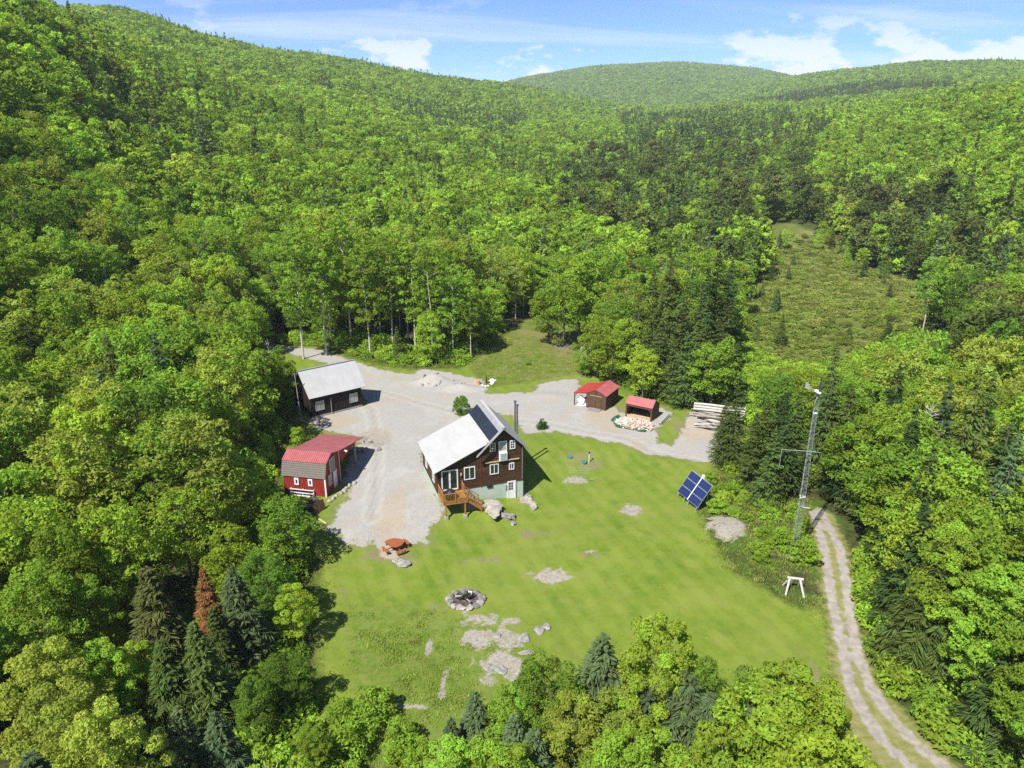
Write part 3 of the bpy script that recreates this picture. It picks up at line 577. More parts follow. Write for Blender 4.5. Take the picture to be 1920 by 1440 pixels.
# ------------------------------------------------------------------ building pieces
def window(parent, u, z, w, h, v, frame, pane, mull="v", name="window", axis="y", sgn=-1, fw=0.09, nx=2, ny=2):
    """window standing proud of a wall. axis y: wall in the u-z plane at v, facing sgn*y; axis x: wall in the y-z plane at v"""
    def B(mb, a0, a1, d0, d1, z0, z1):
        d0, d1 = sorted((v + sgn * d0, v + sgn * d1))
        if axis == "y": mb.box(a0, a1, d0, d1, z0, z1)
        else: mb.box(d0, d1, a0, a1, z0, z1)
    f = MB()
    B(f, u, u + fw, 0.0, 0.075, z, z + h); B(f, u + w - fw, u + w, 0.0, 0.075, z, z + h)
    B(f, u + fw, u + w - fw, 0.0, 0.072, z, z + fw); B(f, u + fw, u + w - fw, 0.0, 0.072, z + h - fw, z + h)
    iw, ih = w - 2 * fw, h - 2 * fw
    if mull == "v": B(f, u + w / 2 - .035, u + w / 2 + .035, 0.0, 0.068, z + fw, z + h - fw)
    if mull == "h": B(f, u + fw, u + w - fw, 0.0, 0.068, z + h / 2 - .03, z + h / 2 + .03)
    if mull == "g":
        for k in range(1, nx): B(f, u + fw + iw * k / nx - .018, u + fw + iw * k / nx + .018, 0.0, 0.062, z + fw, z + h - fw)
        for k in range(1, ny): B(f, u + fw, u + w - fw, 0.0, 0.066, z + fw + ih * k / ny - .018, z + fw + ih * k / ny + .018)
    fr = f.build(name, frame, parent)
    p = MB(); B(p, u + fw * .6, u + w - fw * .6, 0.0, 0.045, z + fw * .6, z + h - fw * .6)
    p.build("pane", pane, fr)
    return fr
def lap_boards(lo, hi, z0, z1, step, v, sgn, axis="y", lift=0.028):
    """overlapping horizontal boards; lo(z)..hi(z) bound the wall"""
    m = MB(); z = z0
    while z < z1 - 0.02:
        t = min(z + step, z1); a, b = lo((z + t) / 2), hi((z + t) / 2)
        if b - a > 0.08:
            o = v + sgn * lift; i = v + sgn * 0.006
            if axis == "y": P = [(a, v, z), (b, v, z), (b, o, z), (a, o, z), (a, v, t), (b, v, t), (b, i, t), (a, i, t)]
            else: P = [(v, a, z), (v, b, z), (o, b, z), (o, a, z), (v, a, t), (v, b, t), (i, b, t), (i, a, t)]
            m.add(P, [(0, 1, 2, 3), (7, 6, 5, 4), (3, 2, 6, 7), (0, 3, 7, 4), (1, 5, 6, 2), (0, 4, 5, 1)])
        z = t
    return m
def roof_ribs(a0, a1, b0, b1, n, w=0.05, h=0.03):
    """standing ribs running from edge a0-a1 (eave) to b0-b1 (ridge)"""
    m = MB(); a0, a1, b0, b1 = map(Vector, (a0, a1, b0, b1))
    nn = (a1 - a0).cross(b0 - a0).normalized()
    if nn.z < 0: nn = -nn
    for k in range(n):
        t = (k + .5) / n
        m.bar(a0.lerp(a1, t) + nn * h * .5, b0.lerp(b1, t) + nn * h * .5, w, h, up=nn)
    return m

# ------------------------------------------------------------------ the brown house
def build_house():
    t = empty("house", "dark brown house with white low roof, steep ridge and mint green foundation", "house", (-7.71, 67.53, 0.0), 0.32)
    W, D = 9.43, 7.08
    S1 = 0.442                                                # low roof
    zr, xr = 8.73, 7.0; S2 = 0.972
    def lowroof(u): return 4.94 + S1 * u
    XJ = 5.52; ZJ = lowroof(XJ)
    def top(u):
        if u < XJ: return lowroof(u) - 0.14
        return zr - S2 * abs(u - xr) - 0.16
    prof = [(0, 2.1), (W, 2.1), (W, top(W)), (xr, zr - .16), (XJ, top(XJ + 1e-3)), (XJ, top(XJ - 1e-3)), (0, top(0))]
    w = MB().prism(prof, 0.03, D - 0.03); w.build("wall", M["stain"], t)
    def lo(z):
        if z < top(0): return -0.02
        if z < top(XJ - 1e-3): return (z - top(0)) / S1
        return xr - (zr - .16 - z) / S2
    def hi(z): return W + .02 if z < top(W) else xr + (zr - .16 - z) / S2
    lap_boards(lo, hi, 2.1, 8.4, 0.2, 0.03, -1).build("siding", M["stain"], t, kind="stuff")
    lap_boards(lambda z: 0, lambda z: D, 2.1, top(0), 0.2, 0.0, -1, "x").build("siding", M["stain"], t, kind="stuff")
    lap_boards(lambda z: 0, lambda z: D, 2.1, top(W), 0.2, W, 1, "x").build("siding", M["stain"], t, kind="stuff")
    MB().box(0.03, W - .03, 0.06, D - .06, -1.0, 2.1).build("foundation", M["mint"], t)
    # roofs
    o, e = 0.44, 0.62
    r = MB().slab([(-.46, -o, lowroof(-.46)), (XJ, -o, ZJ), (XJ, D + o, ZJ), (-.46, D + o, lowroof(-.46))], 0.13)
    low = r.build("roof", M["white_metal_roof"], t, label="white low-pitched roof")
    roof_ribs((-.46, -o, lowroof(-.46)), (-.46, D + o, lowroof(-.46)), (XJ, -o, ZJ), (XJ, D + o, ZJ), 16, .03, .014).build("roof_rib", M["white_metal_roof"], low, kind="stuff")
    f = MB().bar((-.46, -o - .03, lowroof(-.46) - .10), (XJ - .3, -o - .03, lowroof(XJ - .3) - .10), .05, .14); f.build("rake_board", M["white"], low)
    uL = 4.12
    r = MB()
    r.slab([(XJ - .02, -o - .05, zr - S2 * (xr - XJ + .02)), (xr, -o - .05, zr), (xr, D + e, zr), (XJ - .02, D + e, zr - S2 * (xr - XJ + .02))], .12)
    r.slab([(xr, -e, zr), (9.86, -e, zr - S2 * 2.86), (9.86, D + e, zr - S2 * 2.86), (xr, D + e, zr)], .12)
    r.slab([(uL, -e, zr - S2 * (xr - uL)), (xr, -e, zr), (xr, -o - .052, zr), (uL, -o - .052, zr - S2 * (xr - uL))], .12)
    up = r.build("roof", M["grey_metal_roof"], t, label="steep pale grey metal roof")
    roof_ribs((9.86, -e, zr - S2 * 2.86), (9.86, D + e, zr - S2 * 2.86), (xr, -e, zr), (xr, D + e, zr), 22, .05, .03).build("roof_rib", M["grey_metal_roof"], up, kind="stuff")
    MB().bar((xr, -e, zr + .02), (xr, D + e, zr + .02), .34, .05).build("ridge_cap", M["white_metal_roof"], up)
    b = MB(); b.bar((uL - .02, -e - .03, zr - S2 * (xr - uL) - .07), (xr, -e - .03, zr - .07), .05, .19, up=(0.7, 0, .7)); b.bar((xr, -e - .03, zr - .07), (9.88, -e - .03, zr - S2 * 2.88 - .07), .05, .19, up=(-.7, 0, .7))
    b.build("barge_board", M["grey_metal_roof"], up)
    # dark panels lying on the steep slope, side by side along the ridge
    n = np.array((-S2, 0, 1)) / math.hypot(S2, 1)
    for k in range(6):
        y0 = -.34 + k * 1.335; y1 = y0 + 1.325
        ua, ub = XJ + .03, 6.55
        q = [(ua, y0, zr - S2 * (xr - ua)), (ub, y0, zr - S2 * (xr - ub)), (ub, y1, zr - S2 * (xr - ub)), (ua, y1, zr - S2 * (xr - ua))]
        MB().slab([tuple(np.array(p) + n * .05) for p in q], .04).build("roof_panel", M["dark_panel"], t)
    # front openings
    F = 0.0
    window(t, 5.68, 5.99, .62, .97, F, M["cream_glass"] if False else M["offwhite"], M["glass"], "g", ny=3)
    window(t, 6.64, 5.80, .90, 1.22, F, M["white"], M["cream_glass"], "h")
    window(t, 7.88, 5.97, .58, .97, F, M["white"], M["glass"], "g", ny=3)
    window(t, 5.66, 3.34, .97, 1.19, F, M["white"], M["glass"], "v")
    window(t, 7.77, 3.58, .58, .79, F, M["white"], M["glass"], "v")
    window(t, 2.87, 3.16, 1.19, 1.44, F, M["white"], M["glass"], "v")
    a = MB().box(6.66, 7.54, -.30, -.03, 4.84, 5.79); ac = a.build("vent_box", M["white"], t, .03)
    l = MB()
    for k in range(6): l.box(6.76, 7.44, -.325, -.29, 4.96 + k * .13, 5.02 + k * .13)
    l.build("louvre", M["grey_metal_roof"], ac)
    s = MB()
    z0, z1 = 2.27, 4.57
    s.box(.46, .58, -.09, .02, z0, z1); s.box(2.09, 2.21, -.09, .02, z0, z1); s.box(.58, 2.09, -.088, .02, z1 - .12, z1); s.box(.58, 2.09, -.088, .02, z0, z0 + .13); s.box(1.24, 1.42, -.08, .02, z0 + .13, z1 - .12)
    sl = s.build("sliding_door", M["white"], t)
    MB().box(.56, 1.26, -.045, .01, z0 + .1, z1 - .1).build("pane", M["glass"], sl); MB().box(1.40, 2.11, -.045, .01, z0 + .1, z1 - .1).build("pane", M["glass"], sl)
    MB().box(1.26, 1.30, -.13, -.07, 3.2, 3.5).build("handle", M["white"], sl)
    # basement door
    d = MB(); d.box(7.60, 7.71, -.06, .07, 0, 2.2); d.box(8.42, 8.53, -.06, .07, 0, 2.2); d.box(7.71, 8.42, -.058, .07, 2.09, 2.2)
    df = d.build("door_frame", M["white"], t)
    d = MB().box(7.71, 8.42, -.03, .07, .06, 2.09); dr = d.build("door", M["white"], t)
    for i in range(3):
        for j in range(3): MB().box(7.75 + i * .17, 7.87 + i * .17, -.045, -.028, 1.18 + j * .3, 1.42 + j * .3).build("pane", M["glass"], dr)
    MB().box(8.32, 8.36, -.10, -.03, .98, 1.04).build("knob", M["chrome"], dr)
    MB().box(7.6, 8.53, -.35, -.06, -.12, .03).build("door_step", M["concrete"], t)
    MB().bar((5.13, -.10, 4.79), (8.89, -.10, 4.79), .12, .10).build("trim_beam", M["tan_beam"], t)
    MB().box(4.66, 4.74, -.035, .0, 2.1, 5.5).build("corner_board", M["redwood_side"], t)
    MB().tube([(9.24, -.07, 2.32), (9.25, -.07, 6.1)], .025, 6).build("conduit", M["galv"], t)
    MB().box(5.36, 5.94, -.05, .05, 1.80, 2.18).build("vent", M["black"], t)
    MB().box(7.32, 7.46, -.14, .05, 1.35, 1.95).build("meter_box", M["galv"], t, .02)
    MB().box(2.48, 2.62, -.17, -.02, 3.75, 4.05).build("wall_lamp", M["tan_beam"], t, .02)
    # left wall windows
    window(t, 1.1, 2.75, .8, 1.1, -.02, M["white"], M["glass"], "v", axis="x")
    window(t, 4.6, 2.75, .8, 1.1, -.02, M["white"], M["glass"], "v", axis="x")
    # two flues on the right-hand wall
    for v, zt in ((4.75, 9.25), (4.02, 9.10)):
        p = MB().tube([(10.06, v, 2.6), (10.06, v, zt)], .10, 10).build("flue_pipe", M["pipe"], t)
        MB().tube([(10.06, v, zt - .05), (10.06, v, zt + .02), (10.06, v, zt + .12), (10.06, v, zt + .16)], [.10, .17, .17, .06], 10).build("cap", M["pipe"], p)
        for z in (3.4, 5.2): MB().box(9.43, 10.0, v - .02, v + .02, z, z + .04).build("bracket", M["pipe"], p)
    MB().box(9.43, 9.75, 3.5, 5.2, 0.0, 4.3).build("chimney_base", M["mint"], t)
    # deck
    z = 2.1; a, b_, v0 = .12, 2.62, -2.28
    fr = MB()
    fr.box(a, b_, v0, v0 + .06, z - .30, z - .05); fr.box(a, a + .06, v0 + .06, -.05, z - .30, z - .05); fr.box(b_ - .06, b_, v0 + .06, -.05, z - .30, z - .05)
    for k in range(1, 5): fr.box(a + k * .5 - .02, a + k * .5 + .02, v0 + .06, -.05, z - .25, z - .05)
    dk = fr.build("deck", M["deck"], t)
    bd = MB().box(a - .03, b_ + .03, 0, .135, z - .045, z - .005).mesh("board", M["deck"])
    for k in range(16):
        o2 = link("board", bd, dk); o2.location = (0, v0 - .02 + k * .143, 0)
    for q in ((a + .25, v0 + .12), (b_ - .25, v0 + .12)):
        MB().box(q[0] - .07, q[0] + .07, q[1] - .07, q[1] + .07, -.6, z - .3).build("post", M["deck"], dk)
        MB().box(q[0] - .18, q[0] + .18, q[1] - .18, q[1] + .18, -.4, .35 if q[0] > 1 else .5).build("footing", M["concrete"], dk)
    bal = MB().box(-.018, .018, -.018, .018, z, z + .92).mesh("baluster", M["deck"])
    def rail(p, q, n, dz=0.0):
        MB().bar((p[0], p[1], z + .95), (q[0], q[1], z + .95 + dz), .10, .05).build("rail", M["deck"], dk)
        MB().bar((p[0], p[1], z + .12), (q[0], q[1], z + .12 + dz), .05, .08).build("rail", M["deck"], dk)
        for k in range(n):
            s_ = (k + .5) / n; o3 = link("baluster", bal, dk); o3.location = (p[0] + (q[0] - p[0]) * s_, p[1] + (q[1] - p[1]) * s_, dz * s_)
    rail((a, v0), (b_, v0), 16); rail((a, v0), (a, -.08), 14); rail((b_, -.9), (b_, -.08), 5)
    for q in ((a, v0), (b_, v0), ((a + b_) / 2, v0), (a, -.1), (b_, -.9), (b_, -.1)):
        MB().box(q[0] - .05, q[0] + .05, q[1] - .05, q[1] + .05, z - .05, z + 1.08).build("post", M["deck"], dk)
    # stair down to the right
    st = MB()
    for v in (-2.2, -1.0):
        st.bar((b_, v, z - .12), (4.15, v, z - 1.42), .05, .24)
    sr = st.build("stair", M["deck"], t)
    tr = MB().box(-.15, .15, -2.18, -1.02, -.02, .02).mesh("tread", M["deck"])
    for k in range(7):
        o4 = link("tread", tr, sr); o4.location = (b_ + .15 + k * .21, 0, z - .16 - k * .18)
    for v in (-2.22, -.98):
        MB().bar((b_, v, z + .92), (4.12, v, z - .42), .09, .05).build("rail", M["deck"], sr)
        MB().box(4.07, 4.17, v - .05, v + .05, z - 1.9, z - .32).build("post", M["deck"], sr)
        bl = MB().box(-.016, .016, -.016, .016, 0, .86).mesh("baluster", M["deck"])
        for k in range(8):
            o5 = link("baluster", bl, sr); o5.location = (b_ + .1 + k * .18, v, z - .02 - (.1 + k * .18) * .88)
    # a covered grill standing on the deck
    c, s_ = math.cos(.32), math.sin(.32)
    gx, gy = 1.0, -1.55
    g = empty("grill", "barbecue grill under a black cover on the deck", "grill", (-7.71 + c * gx - s_ * gy, 67.53 + s_ * gx + c * gy, 2.1), .32)
    MB().tube([(0, 0, 0), (0, 0, .55), (0, 0, .85), (0, 0, 1.02), (0, 0, 1.08)], [.52, .55, .50, .30, .05], 14).build("cover", M["black"], g, smooth=True)
    MB().box(-.75, -.5, -.3, .3, .72, .78).build("side_shelf", M["black"], g)
    return t
build_house()

# ------------------------------------------------------------------ cabin with the white roof
def build_cabin():
    t = empty("cabin", "near-black cabin with white metal roof beside the gravel yard", "cabin", (-26.35, 89.6, 1.2), .653)
    L, D, ze, zr = 7.25, 5.6, 2.95, 5.95; yc = D / 2
    sl = (zr - ze) / (yc + .35)
    prof = [(0, .0), (D, .0), (D, zr - sl * yc - .1), (yc, zr - .1), (0, zr - sl * yc - .1)]
    MB().prism(prof, 0, L, "x").build("wall", M["black_brown"], t)
    MB().box(-.03, .0, 0.02, D - .02, .1, 3.0).build("side_panel", M["black_brown"], t)  # near-black instead of red-brown: this end's deep shade is put into the colour
    lap_boards(lambda z: 0, lambda z: L, .30, zr - sl * yc - .12, .18, 0.0, -1).build("siding", M["black_brown"], t, kind="stuff")
    MB().box(-.02, L + .02, -.05, D + .05, -.6, .26).build("foundation", M["concrete"], t)
    r = MB(); r.slab([(-.3, -.35, ze), (L + .6, -.35, ze), (L + .6, yc, zr), (-.3, yc, zr)], .10); r.slab([(-.3, yc, zr), (L + .6, yc, zr), (L + .6, D + .35, ze), (-.3, D + .35, ze)], .10)
    rf = r.build("roof", M["white_metal_roof"], t)
    roof_ribs((-.3, -.35, ze), (L + .6, -.35, ze), (-.3, yc, zr), (L + .6, yc, zr), 20, .03, .016).build("roof_rib", M["white_metal_roof"], rf, kind="stuff")
    MB().bar((-.3, yc, zr + .02), (L + .6, yc, zr + .02), .3, .05).build("ridge_cap", M["grey_metal_roof"], rf)
    window(t, .58, .95, 1.2, 1.3, -.02, M["galv"], M["cream_glass"], "v", fw=.07); window(t, 5.42, .95, 1.2, 1.3, -.02, M["galv"], M["cream_glass"], "v", fw=.07)
    MB().tube([(2.62, -.05, 2.35), (2.72, -.12, 2.38), (2.74, -.12, -.1)], .035, 6).build("vent_pipe", M["galv"], t)
    return t
build_cabin()
def cab(u, v): return (-26.35 + math.cos(.653) * u - math.sin(.653) * v, 89.6 + math.sin(.653) * u + math.cos(.653) * v)
p = cab(-1.3, .6); pole = MB().tube([(0, 0, -.3), (-.15, .1, 3.2), (-.3, .2, 6.4)], [.07, .06, .04], 7).build("pole", M["deadwood"], None)
pole.location = (p[0], p[1], H(*p)); tag(pole, "thin weathered pole leaning beside the shaded end of the cabin", "pole")

# ------------------------------------------------------------------ red gambrel barn with a long lean-to
def build_barn():
    t = empty("barn", "small red gambrel barn with a long red lean-to carport roof", "barn", (-19.4, 68.27, 1.0), -.193)
    L, W = 4.82, 3.75
    P = [(0, 2.43), (.44, 3.91), (1.76, 4.52), (W, 3.92)]
    prof = [(0.02, -.3), (W, -.3), (W, 3.80), (1.76, 4.40), (.50, 3.80), (.04, 2.40)]
    MB().prism(prof, -L + .1, -.08, "x").build("wall", M["barn_red"], t)
    g = MB()
    for k in range(24): g.box(-L + .15 + k * .2, -L + .165 + k * .2, -.004, .03, 0, 2.3)
    g.build("batten", M["barn_red"], t, kind="stuff")
    r = MB().slab([(-L - .05, -.10, 2.36), (0.06, -.10, 2.36), (0.06, .44, 3.91), (-L - .05, .44, 3.91)], .08)
    rf = r.build("roof", M["shingle"], t, label="steep grey shingled lower roof slope")
    rr = MB()
    for k in range(1, 7):
        f_ = k / 7.0; rr.bar((-L - .05, -.10 + .54 * f_ - .02, 2.36 + 1.55 * f_ + .005), (0.06, -.10 + .54 * f_ - .02, 2.36 + 1.55 * f_ + .005), .02, .03)
    rr.build("shingle_course", M["shingle"], rf, kind="stuff")
    r = MB().slab([(-L - .08, .38, 3.91), (0.08, .38, 3.91), (0.08, 1.76, 4.55), (-L - .08, 1.76, 4.55)], .06)
    r2 = r.build("roof", M["red_roof"], t, label="ribbed red upper roof slope")
    roof_ribs((-L - .08, .38, 3.91), (.08, .38, 3.91), (-L - .08, 1.76, 4.55), (.08, 1.76, 4.55), 22, .05, .035).build("roof_rib", M["red_roof"], r2, kind="stuff")
    r = MB(); zE = 2.58; vE = 10.35
    r.slab([(-L - .08, 1.76, 4.55), (0.08, 1.76, 4.55), (0.08, W, 3.92), (-L - .08, W, 3.92)], .06); r.slab([(-L - .08, W, 3.92), (0.08, W, 3.92), (0.12, vE, zE), (-L - .08, vE, zE)], .06)
    r3 = r.build("roof", M["red_roof"], t, label="long red lean-to roof")
    roof_ribs((-L - .08, vE, zE), (.12, vE, zE), (-L - .08, W, 3.92), (.08, W, 3.92), 16, .04, .02).build("roof_rib", M["red_roof"], r3, kind="stuff")
    MB().prism([(W + .05, 3.86), (vE - 1.2, 2.86), (W + .35, 2.35)], -.10, -.03, "x").build("gable_panel", M["barn_red"], t)
    MB().box(-L + .1, -L + .16, W, vE - .3, -.3, 2.7).build("back_wall", M["barn_red"], t)
    for v in (8.15, ):
        for u in (-.15, -L + .3): MB().tube([(u, v, -.4), (u, v, 2.95)], .13, 10).build("post", M["deadwood"], t)
    # white trim
    MB().box(-.115, -.0, -.03, .0, -.1, 2.36).build("trim", M["white"], t); MB().box(-.0, .03, -.03, .11, -.1, 2.36).build("trim", M["white"], t)
    MB().box(-.6, 0.03, -.035, -.0, -.16, -.08).build("trim", M["white"], t)
    MB().box(-.06, .0, W - .08, W + .03, 0, 3.8).build("trim", M["offwhite"], t)
    window(t, -3.47, 1.40, .50, .78, 0, M["white"], M["glass"], "", fw=.15); window(t, -1.93, 1.40, .50, .78, 0, M["white"], M["glass"], "", fw=.15)
    window(t, 1.38, 2.35, 1.2, 1.5, -.08, M["offwhite"], M["glass"], "v", axis="x", sgn=1, fw=.1)
    window(t, .85, 1.05, .72, 1.2, -.08, M["offwhite"], M["cream_glass"], "h", axis="x", sgn=1, fw=.1)
    d = MB().box(-.08, -.02, 2.05, 2.72, .02, 2.12); dd = d.build("door", M["white"], t)
    MB().box(-.02, .04, 2.6, 2.64, 1.0, 1.1).build("handle", M["chrome"], dd)
    MB().box(-.08, .0, 2.76, 2.86, 0, 2.2).build("door_frame", M["white"], t)
    for z in (1.0, .62, .30):
        b = MB().bar((-3.95, -.28, z), (-1.3, -.28, z - .02), .05, .10); b.build("shelf_board", M["white"], t)
    s = MB()
    for k in range(7): s.box(-3.8 + k * .37, -3.62 + k * .37, -.26, -.06, .66, .86)
    s.build("flower_box", M["black"], t, kind="stuff")
    s = MB()
    for u in (-3.9, -2.6, -1.36): s.box(u, u + .06, -.24, -.0, .22, 1.0)
    s.build("shelf_bracket", M["white"], t)
    MB().tube([(0.02, 4.8, 3.35), (.22, 4.85, 3.40), (.40, 4.9, 3.28)], [.05, .09, .12], 8).build("lamp", M["white"], t)
    return t
build_barn()

# ------------------------------------------------------------------ brown sheds with red roofs
def build_shed():
    t = empty("shed", "brown shed with red metal roof, double doors and an open side bay", "shed", (10.16, 93.8, 1.2), -.527)
    W, D, zw, zr = 2.9, 4.4, 2.17, 2.82
    MB().prism([(0, -.2), (W, -.2), (W, zw - .02), (W / 2, zr - .06), (0, zw - .02)], 0, D).build("wall", M["shed_brown"], t)
    bt = MB()
    for k in range(12): bt.box(.05 + k * .25, .065 + k * .25, -.012, .01, 0, 2.1 if k not in (0, 11) else 2.0)
    for k in range(17): bt.box(W - .01, W + .012, .1 + k * .26, .115 + k * .26, 0, 2.1)
    bt.build("batten", M["shed_brown"], t, kind="stuff")
    r = MB().slab([(W / 2, -.08, zr), (W + .14, -.08, zw - .05), (W + .14, D + .08, zw - .05), (W / 2, D + .08, zr)], .06)
    rf = r.build("roof", M["red_roof"], t, label="pinkish red ribbed roof slope")
    roof_ribs((W + .14, -.08, zw - .05), (W + .14, D + .08, zw - .05), (W / 2, -.08, zr), (W / 2, D + .08, zr), 18, .05, .03).build("roof_rib", M["red_roof"], rf, kind="stuff")
    r = MB(); r.slab([(W / 2, -.08, zr), (0, -.08, zw), (0, D + .08, zw), (W / 2, D + .08, zr)], .06); r.slab([(0, -.08, zw), (-1.9, -.08, 1.80), (-1.9, D + .08, 1.80), (0, D + .08, zw)], .06)
    r4 = r.build("roof", M["red_roof_bright"], t, label="bright red roof slope reaching over the side bay")
    roof_ribs((-1.9, -.08, 1.8), (-1.9, D + .08, 1.8), (0, -.08, zw), (0, D + .08, zw), 18, .05, .02).build("roof_rib", M["red_roof_bright"], r4, kind="stuff")
    for v in (.02, D - .05):
        MB().box(-1.84, -1.72, v - .05, v + .07, -.3, 1.76).build("post", M["shed_brown"], t)
    MB().bar((-1.84, .02, 1.72), (0, .02, 2.04), .08, .10).build("beam", M["shed_brown"], t)
    MB().bar((-1.78, .03, 1.2), (-1.45, .03, 1.72), .06, .06).build("brace", M["shed_brown"], t)
    for k in range(2):
        d = MB().box(.62 + k * .82, 1.42 + k * .82, -.04, .0, .05, 1.82); dr = d.build("door", M["shed_brown"], t)
        h = MB()
        for z in (.4, 1.4): h.box((.62 if k == 0 else 2.04), (.82 if k == 0 else 2.24), -.055, -.04, z, z + .05)
        h.build("hinge", M["black"], dr)
    MB().box(1.40, 1.50, -.07, -.045, .9, 1.0).build("latch", M["black"], t)
    MB().box(.55, 2.32, -.035, .0, 1.84, 1.9).build("trim", M["tan_beam"], t)
    MB().box(1.38, 1.5, -.03, .0, 2.1, 2.45).build("vent", M["black"], t)
    return t
build_shed()
def shed_pt(u, v): return (10.16 + math.cos(-.527) * u - math.sin(-.527) * v, 93.8 + math.sin(-.527) * u + math.cos(-.527) * v)
p = shed_pt(-.95, .75)
g = empty("covered_gear", "white plastic sheet thrown over gear in the shed's open side bay", "sheet", (p[0], p[1], H(*p)), .2)
o = link("sheet", rock_mesh("sheet", M["sheet"], .55, .5, .62, 3, 3, .3), g); o.location = (0, 0, .45)
o = link("sheet", rock_mesh("sheet_corner", M["sheet"], .7, .45, .22, 9, 3, .3), g); o.location = (.1, -.15, .1)
o = link("barrel", rock_mesh("barrel", M["sheet"], .3, .3, .3, 12, 2, .05), g); o.location = (-.1, 0, 1.0)
p = shed_pt(1.45, -.55); o = MB().slab([(-.85, -.5, .03), (.85, -.5, .03), (.85, .5, .14), (-.85, .5, .14)], .06).build("ramp", M["grey_shed"], None)
o.location = (p[0], p[1], H(*p)); o.rotation_euler = (0, 0, -.527); tag(o, "weathered grey board ramp in front of the brown shed's double doors", "ramp")

def build_shelter():
    t = empty("firewood_shelter", "open-fronted brown firewood shelter with pinkish red roof", "shelter", (15.07, 90.4, 1.2), -.555)
    W, D, ze, zr, vr = 3.69, 2.56, 1.93, 2.74, .95
    m = MB(); m.box(0, W, D - .06, D, -.2, 1.75); m.build("back_wall", M["shed_brown"], t)
    for u in (0, W - .07): MB().prism([(0, -.2), (D, -.2), (D, 1.78), (vr, zr - .12), (0, ze - .05)], u, u + .07, "x").build("side_wall", M["shed_brown"], t)
    MB().box(.07, W - .07, .02, D - .06, -.1, .12).build("floor", M["pale_wood"], t)
    MB().box(.07, W - .07, .03, .10, .05, .42).build("front_board", M["pale_wood"], t)
    MB().box(.0, W, -.035, .0, 1.62, 1.88).build("header", M["shed_brown"], t)
    for u in (.0, W - .2): MB().box(u, u + .2, -.033, .0, -.2, 1.62).build("post", M["shed_brown"], t)
    MB().bar((.18, -.018, 1.25), (.55, -.018, 1.65), .03, .16, up=(0, 1, 0)).build("brace", M["shed_brown"], t); MB().bar((W - .18, -.018, 1.25), (W - .55, -.018, 1.65), .03, .16, up=(0, 1, 0)).build("brace", M["shed_brown"], t)
    r = MB().slab([(-.05, -.12, ze), (W + .05, -.12, ze), (W + .05, vr, zr), (-.05, vr, zr)], .06)
    rf = r.build("roof", M["red_roof"], t, label="pinkish red ribbed front roof slope")
    roof_ribs((-.05, -.12, ze), (W + .05, -.12, ze), (-.05, vr, zr), (W + .05, vr, zr), 18, .06, .03).build("roof_rib", M["red_roof"], rf, kind="stuff")
    r = MB().slab([(-.05, vr, zr), (W + .05, vr, zr), (W + .05, D + .12, 1.78), (-.05, D + .12, 1.78)], .06); r.build("roof", M["red_roof_bright"], t, label="bright red back roof slope")
    return t
build_shelter()

def build_outhouse():
    t = empty("outhouse", "small weathered grey gabled shed with a white window, half hidden by trees", "shed", (11.05, 112.7, 1.2), -.12)
    W, D, zw, zr = 1.9, 2.2, 2.0, 3.3
    MB().prism([(0, -.3), (W, -.3), (W, zw), (W / 2, zr - .08), (0, zw)], 0, D).build("wall", M["grey_shed"], t)
    r = MB(); r.slab([(-.15, -.15, zw - .18), (W / 2, -.15, zr), (W / 2, D + .15, zr), (-.15, D + .15, zw - .18)], .06); r.slab([(W / 2, -.15, zr), (W + .15, -.15, zw - .18), (W + .15, D + .15, zw - .18), (W / 2, D + .15, zr)], .06)
    r.build("roof", M["white_metal_roof"], t)
    window(t, .62, 1.1, .66, .9, 0, M["white"], M["glass"], "h", fw=.1)
    MB().box(.0, .12, -.02, 0, -.2, 1.95).build("corner_board", M["grey_metal_roof"], t); MB().box(W - .12, W, -.02, 0, -.2, 1.95).build("corner_board", M["grey_metal_roof"], t)
build_outhouse()

# ------------------------------------------------------------------ picnic table, fire pit, stones
def build_table():
    x, y = -11.05, 60.35
    t = empty("picnic_table", "round red-brown wooden picnic table with curved benches on the gravel edge", "table", (x, y, H(x, y)), .3)
    R = .76
    for k in range(8):
        y0 = -R + k * (2 * R / 8); y1 = y0 + 2 * R / 8 - .012
        def w(q): return math.sqrt(max(R * R - q * q, .02))
        a, b = w(y0), w(y1)
        MB().prism([(-a, y0), (a, y0), (b, y1), (-b, y1)], .70, .745, "z").build("plank", M["cedar"], t)
    for k in range(4):
        a0 = k * math.pi / 2 + .35; P = []
        for i in range(7): q = a0 + (i - 3) * .155; P.append((1.32 * math.cos(q), 1.32 * math.sin(q)))
        for i in range(6, -1, -1): q = a0 + (i - 3) * .155; P.append((1.04 * math.cos(q), 1.04 * math.sin(q)))
        MB().prism(P, .41, .455, "z").build("bench", M["cedar"], t)
        l = MB(); c, s = math.cos(a0), math.sin(a0)
        l.bar((c * .25, s * .25, .66), (c * .35, s * .35, 0), .08, .09); l.bar((c * .2, s * .2, .36), (c * 1.28, s * 1.28, .36), .05, .10)
        for d in (-.36, .36): l.bar((1.2 * math.cos(a0 + d * .8), 1.2 * math.sin(a0 + d * .8), .40), (1.2 * math.cos(a0 + d), 1.2 * math.sin(a0 + d), 0), .08, .09)
        l.build("leg", M["cedar"], t)
build_table()
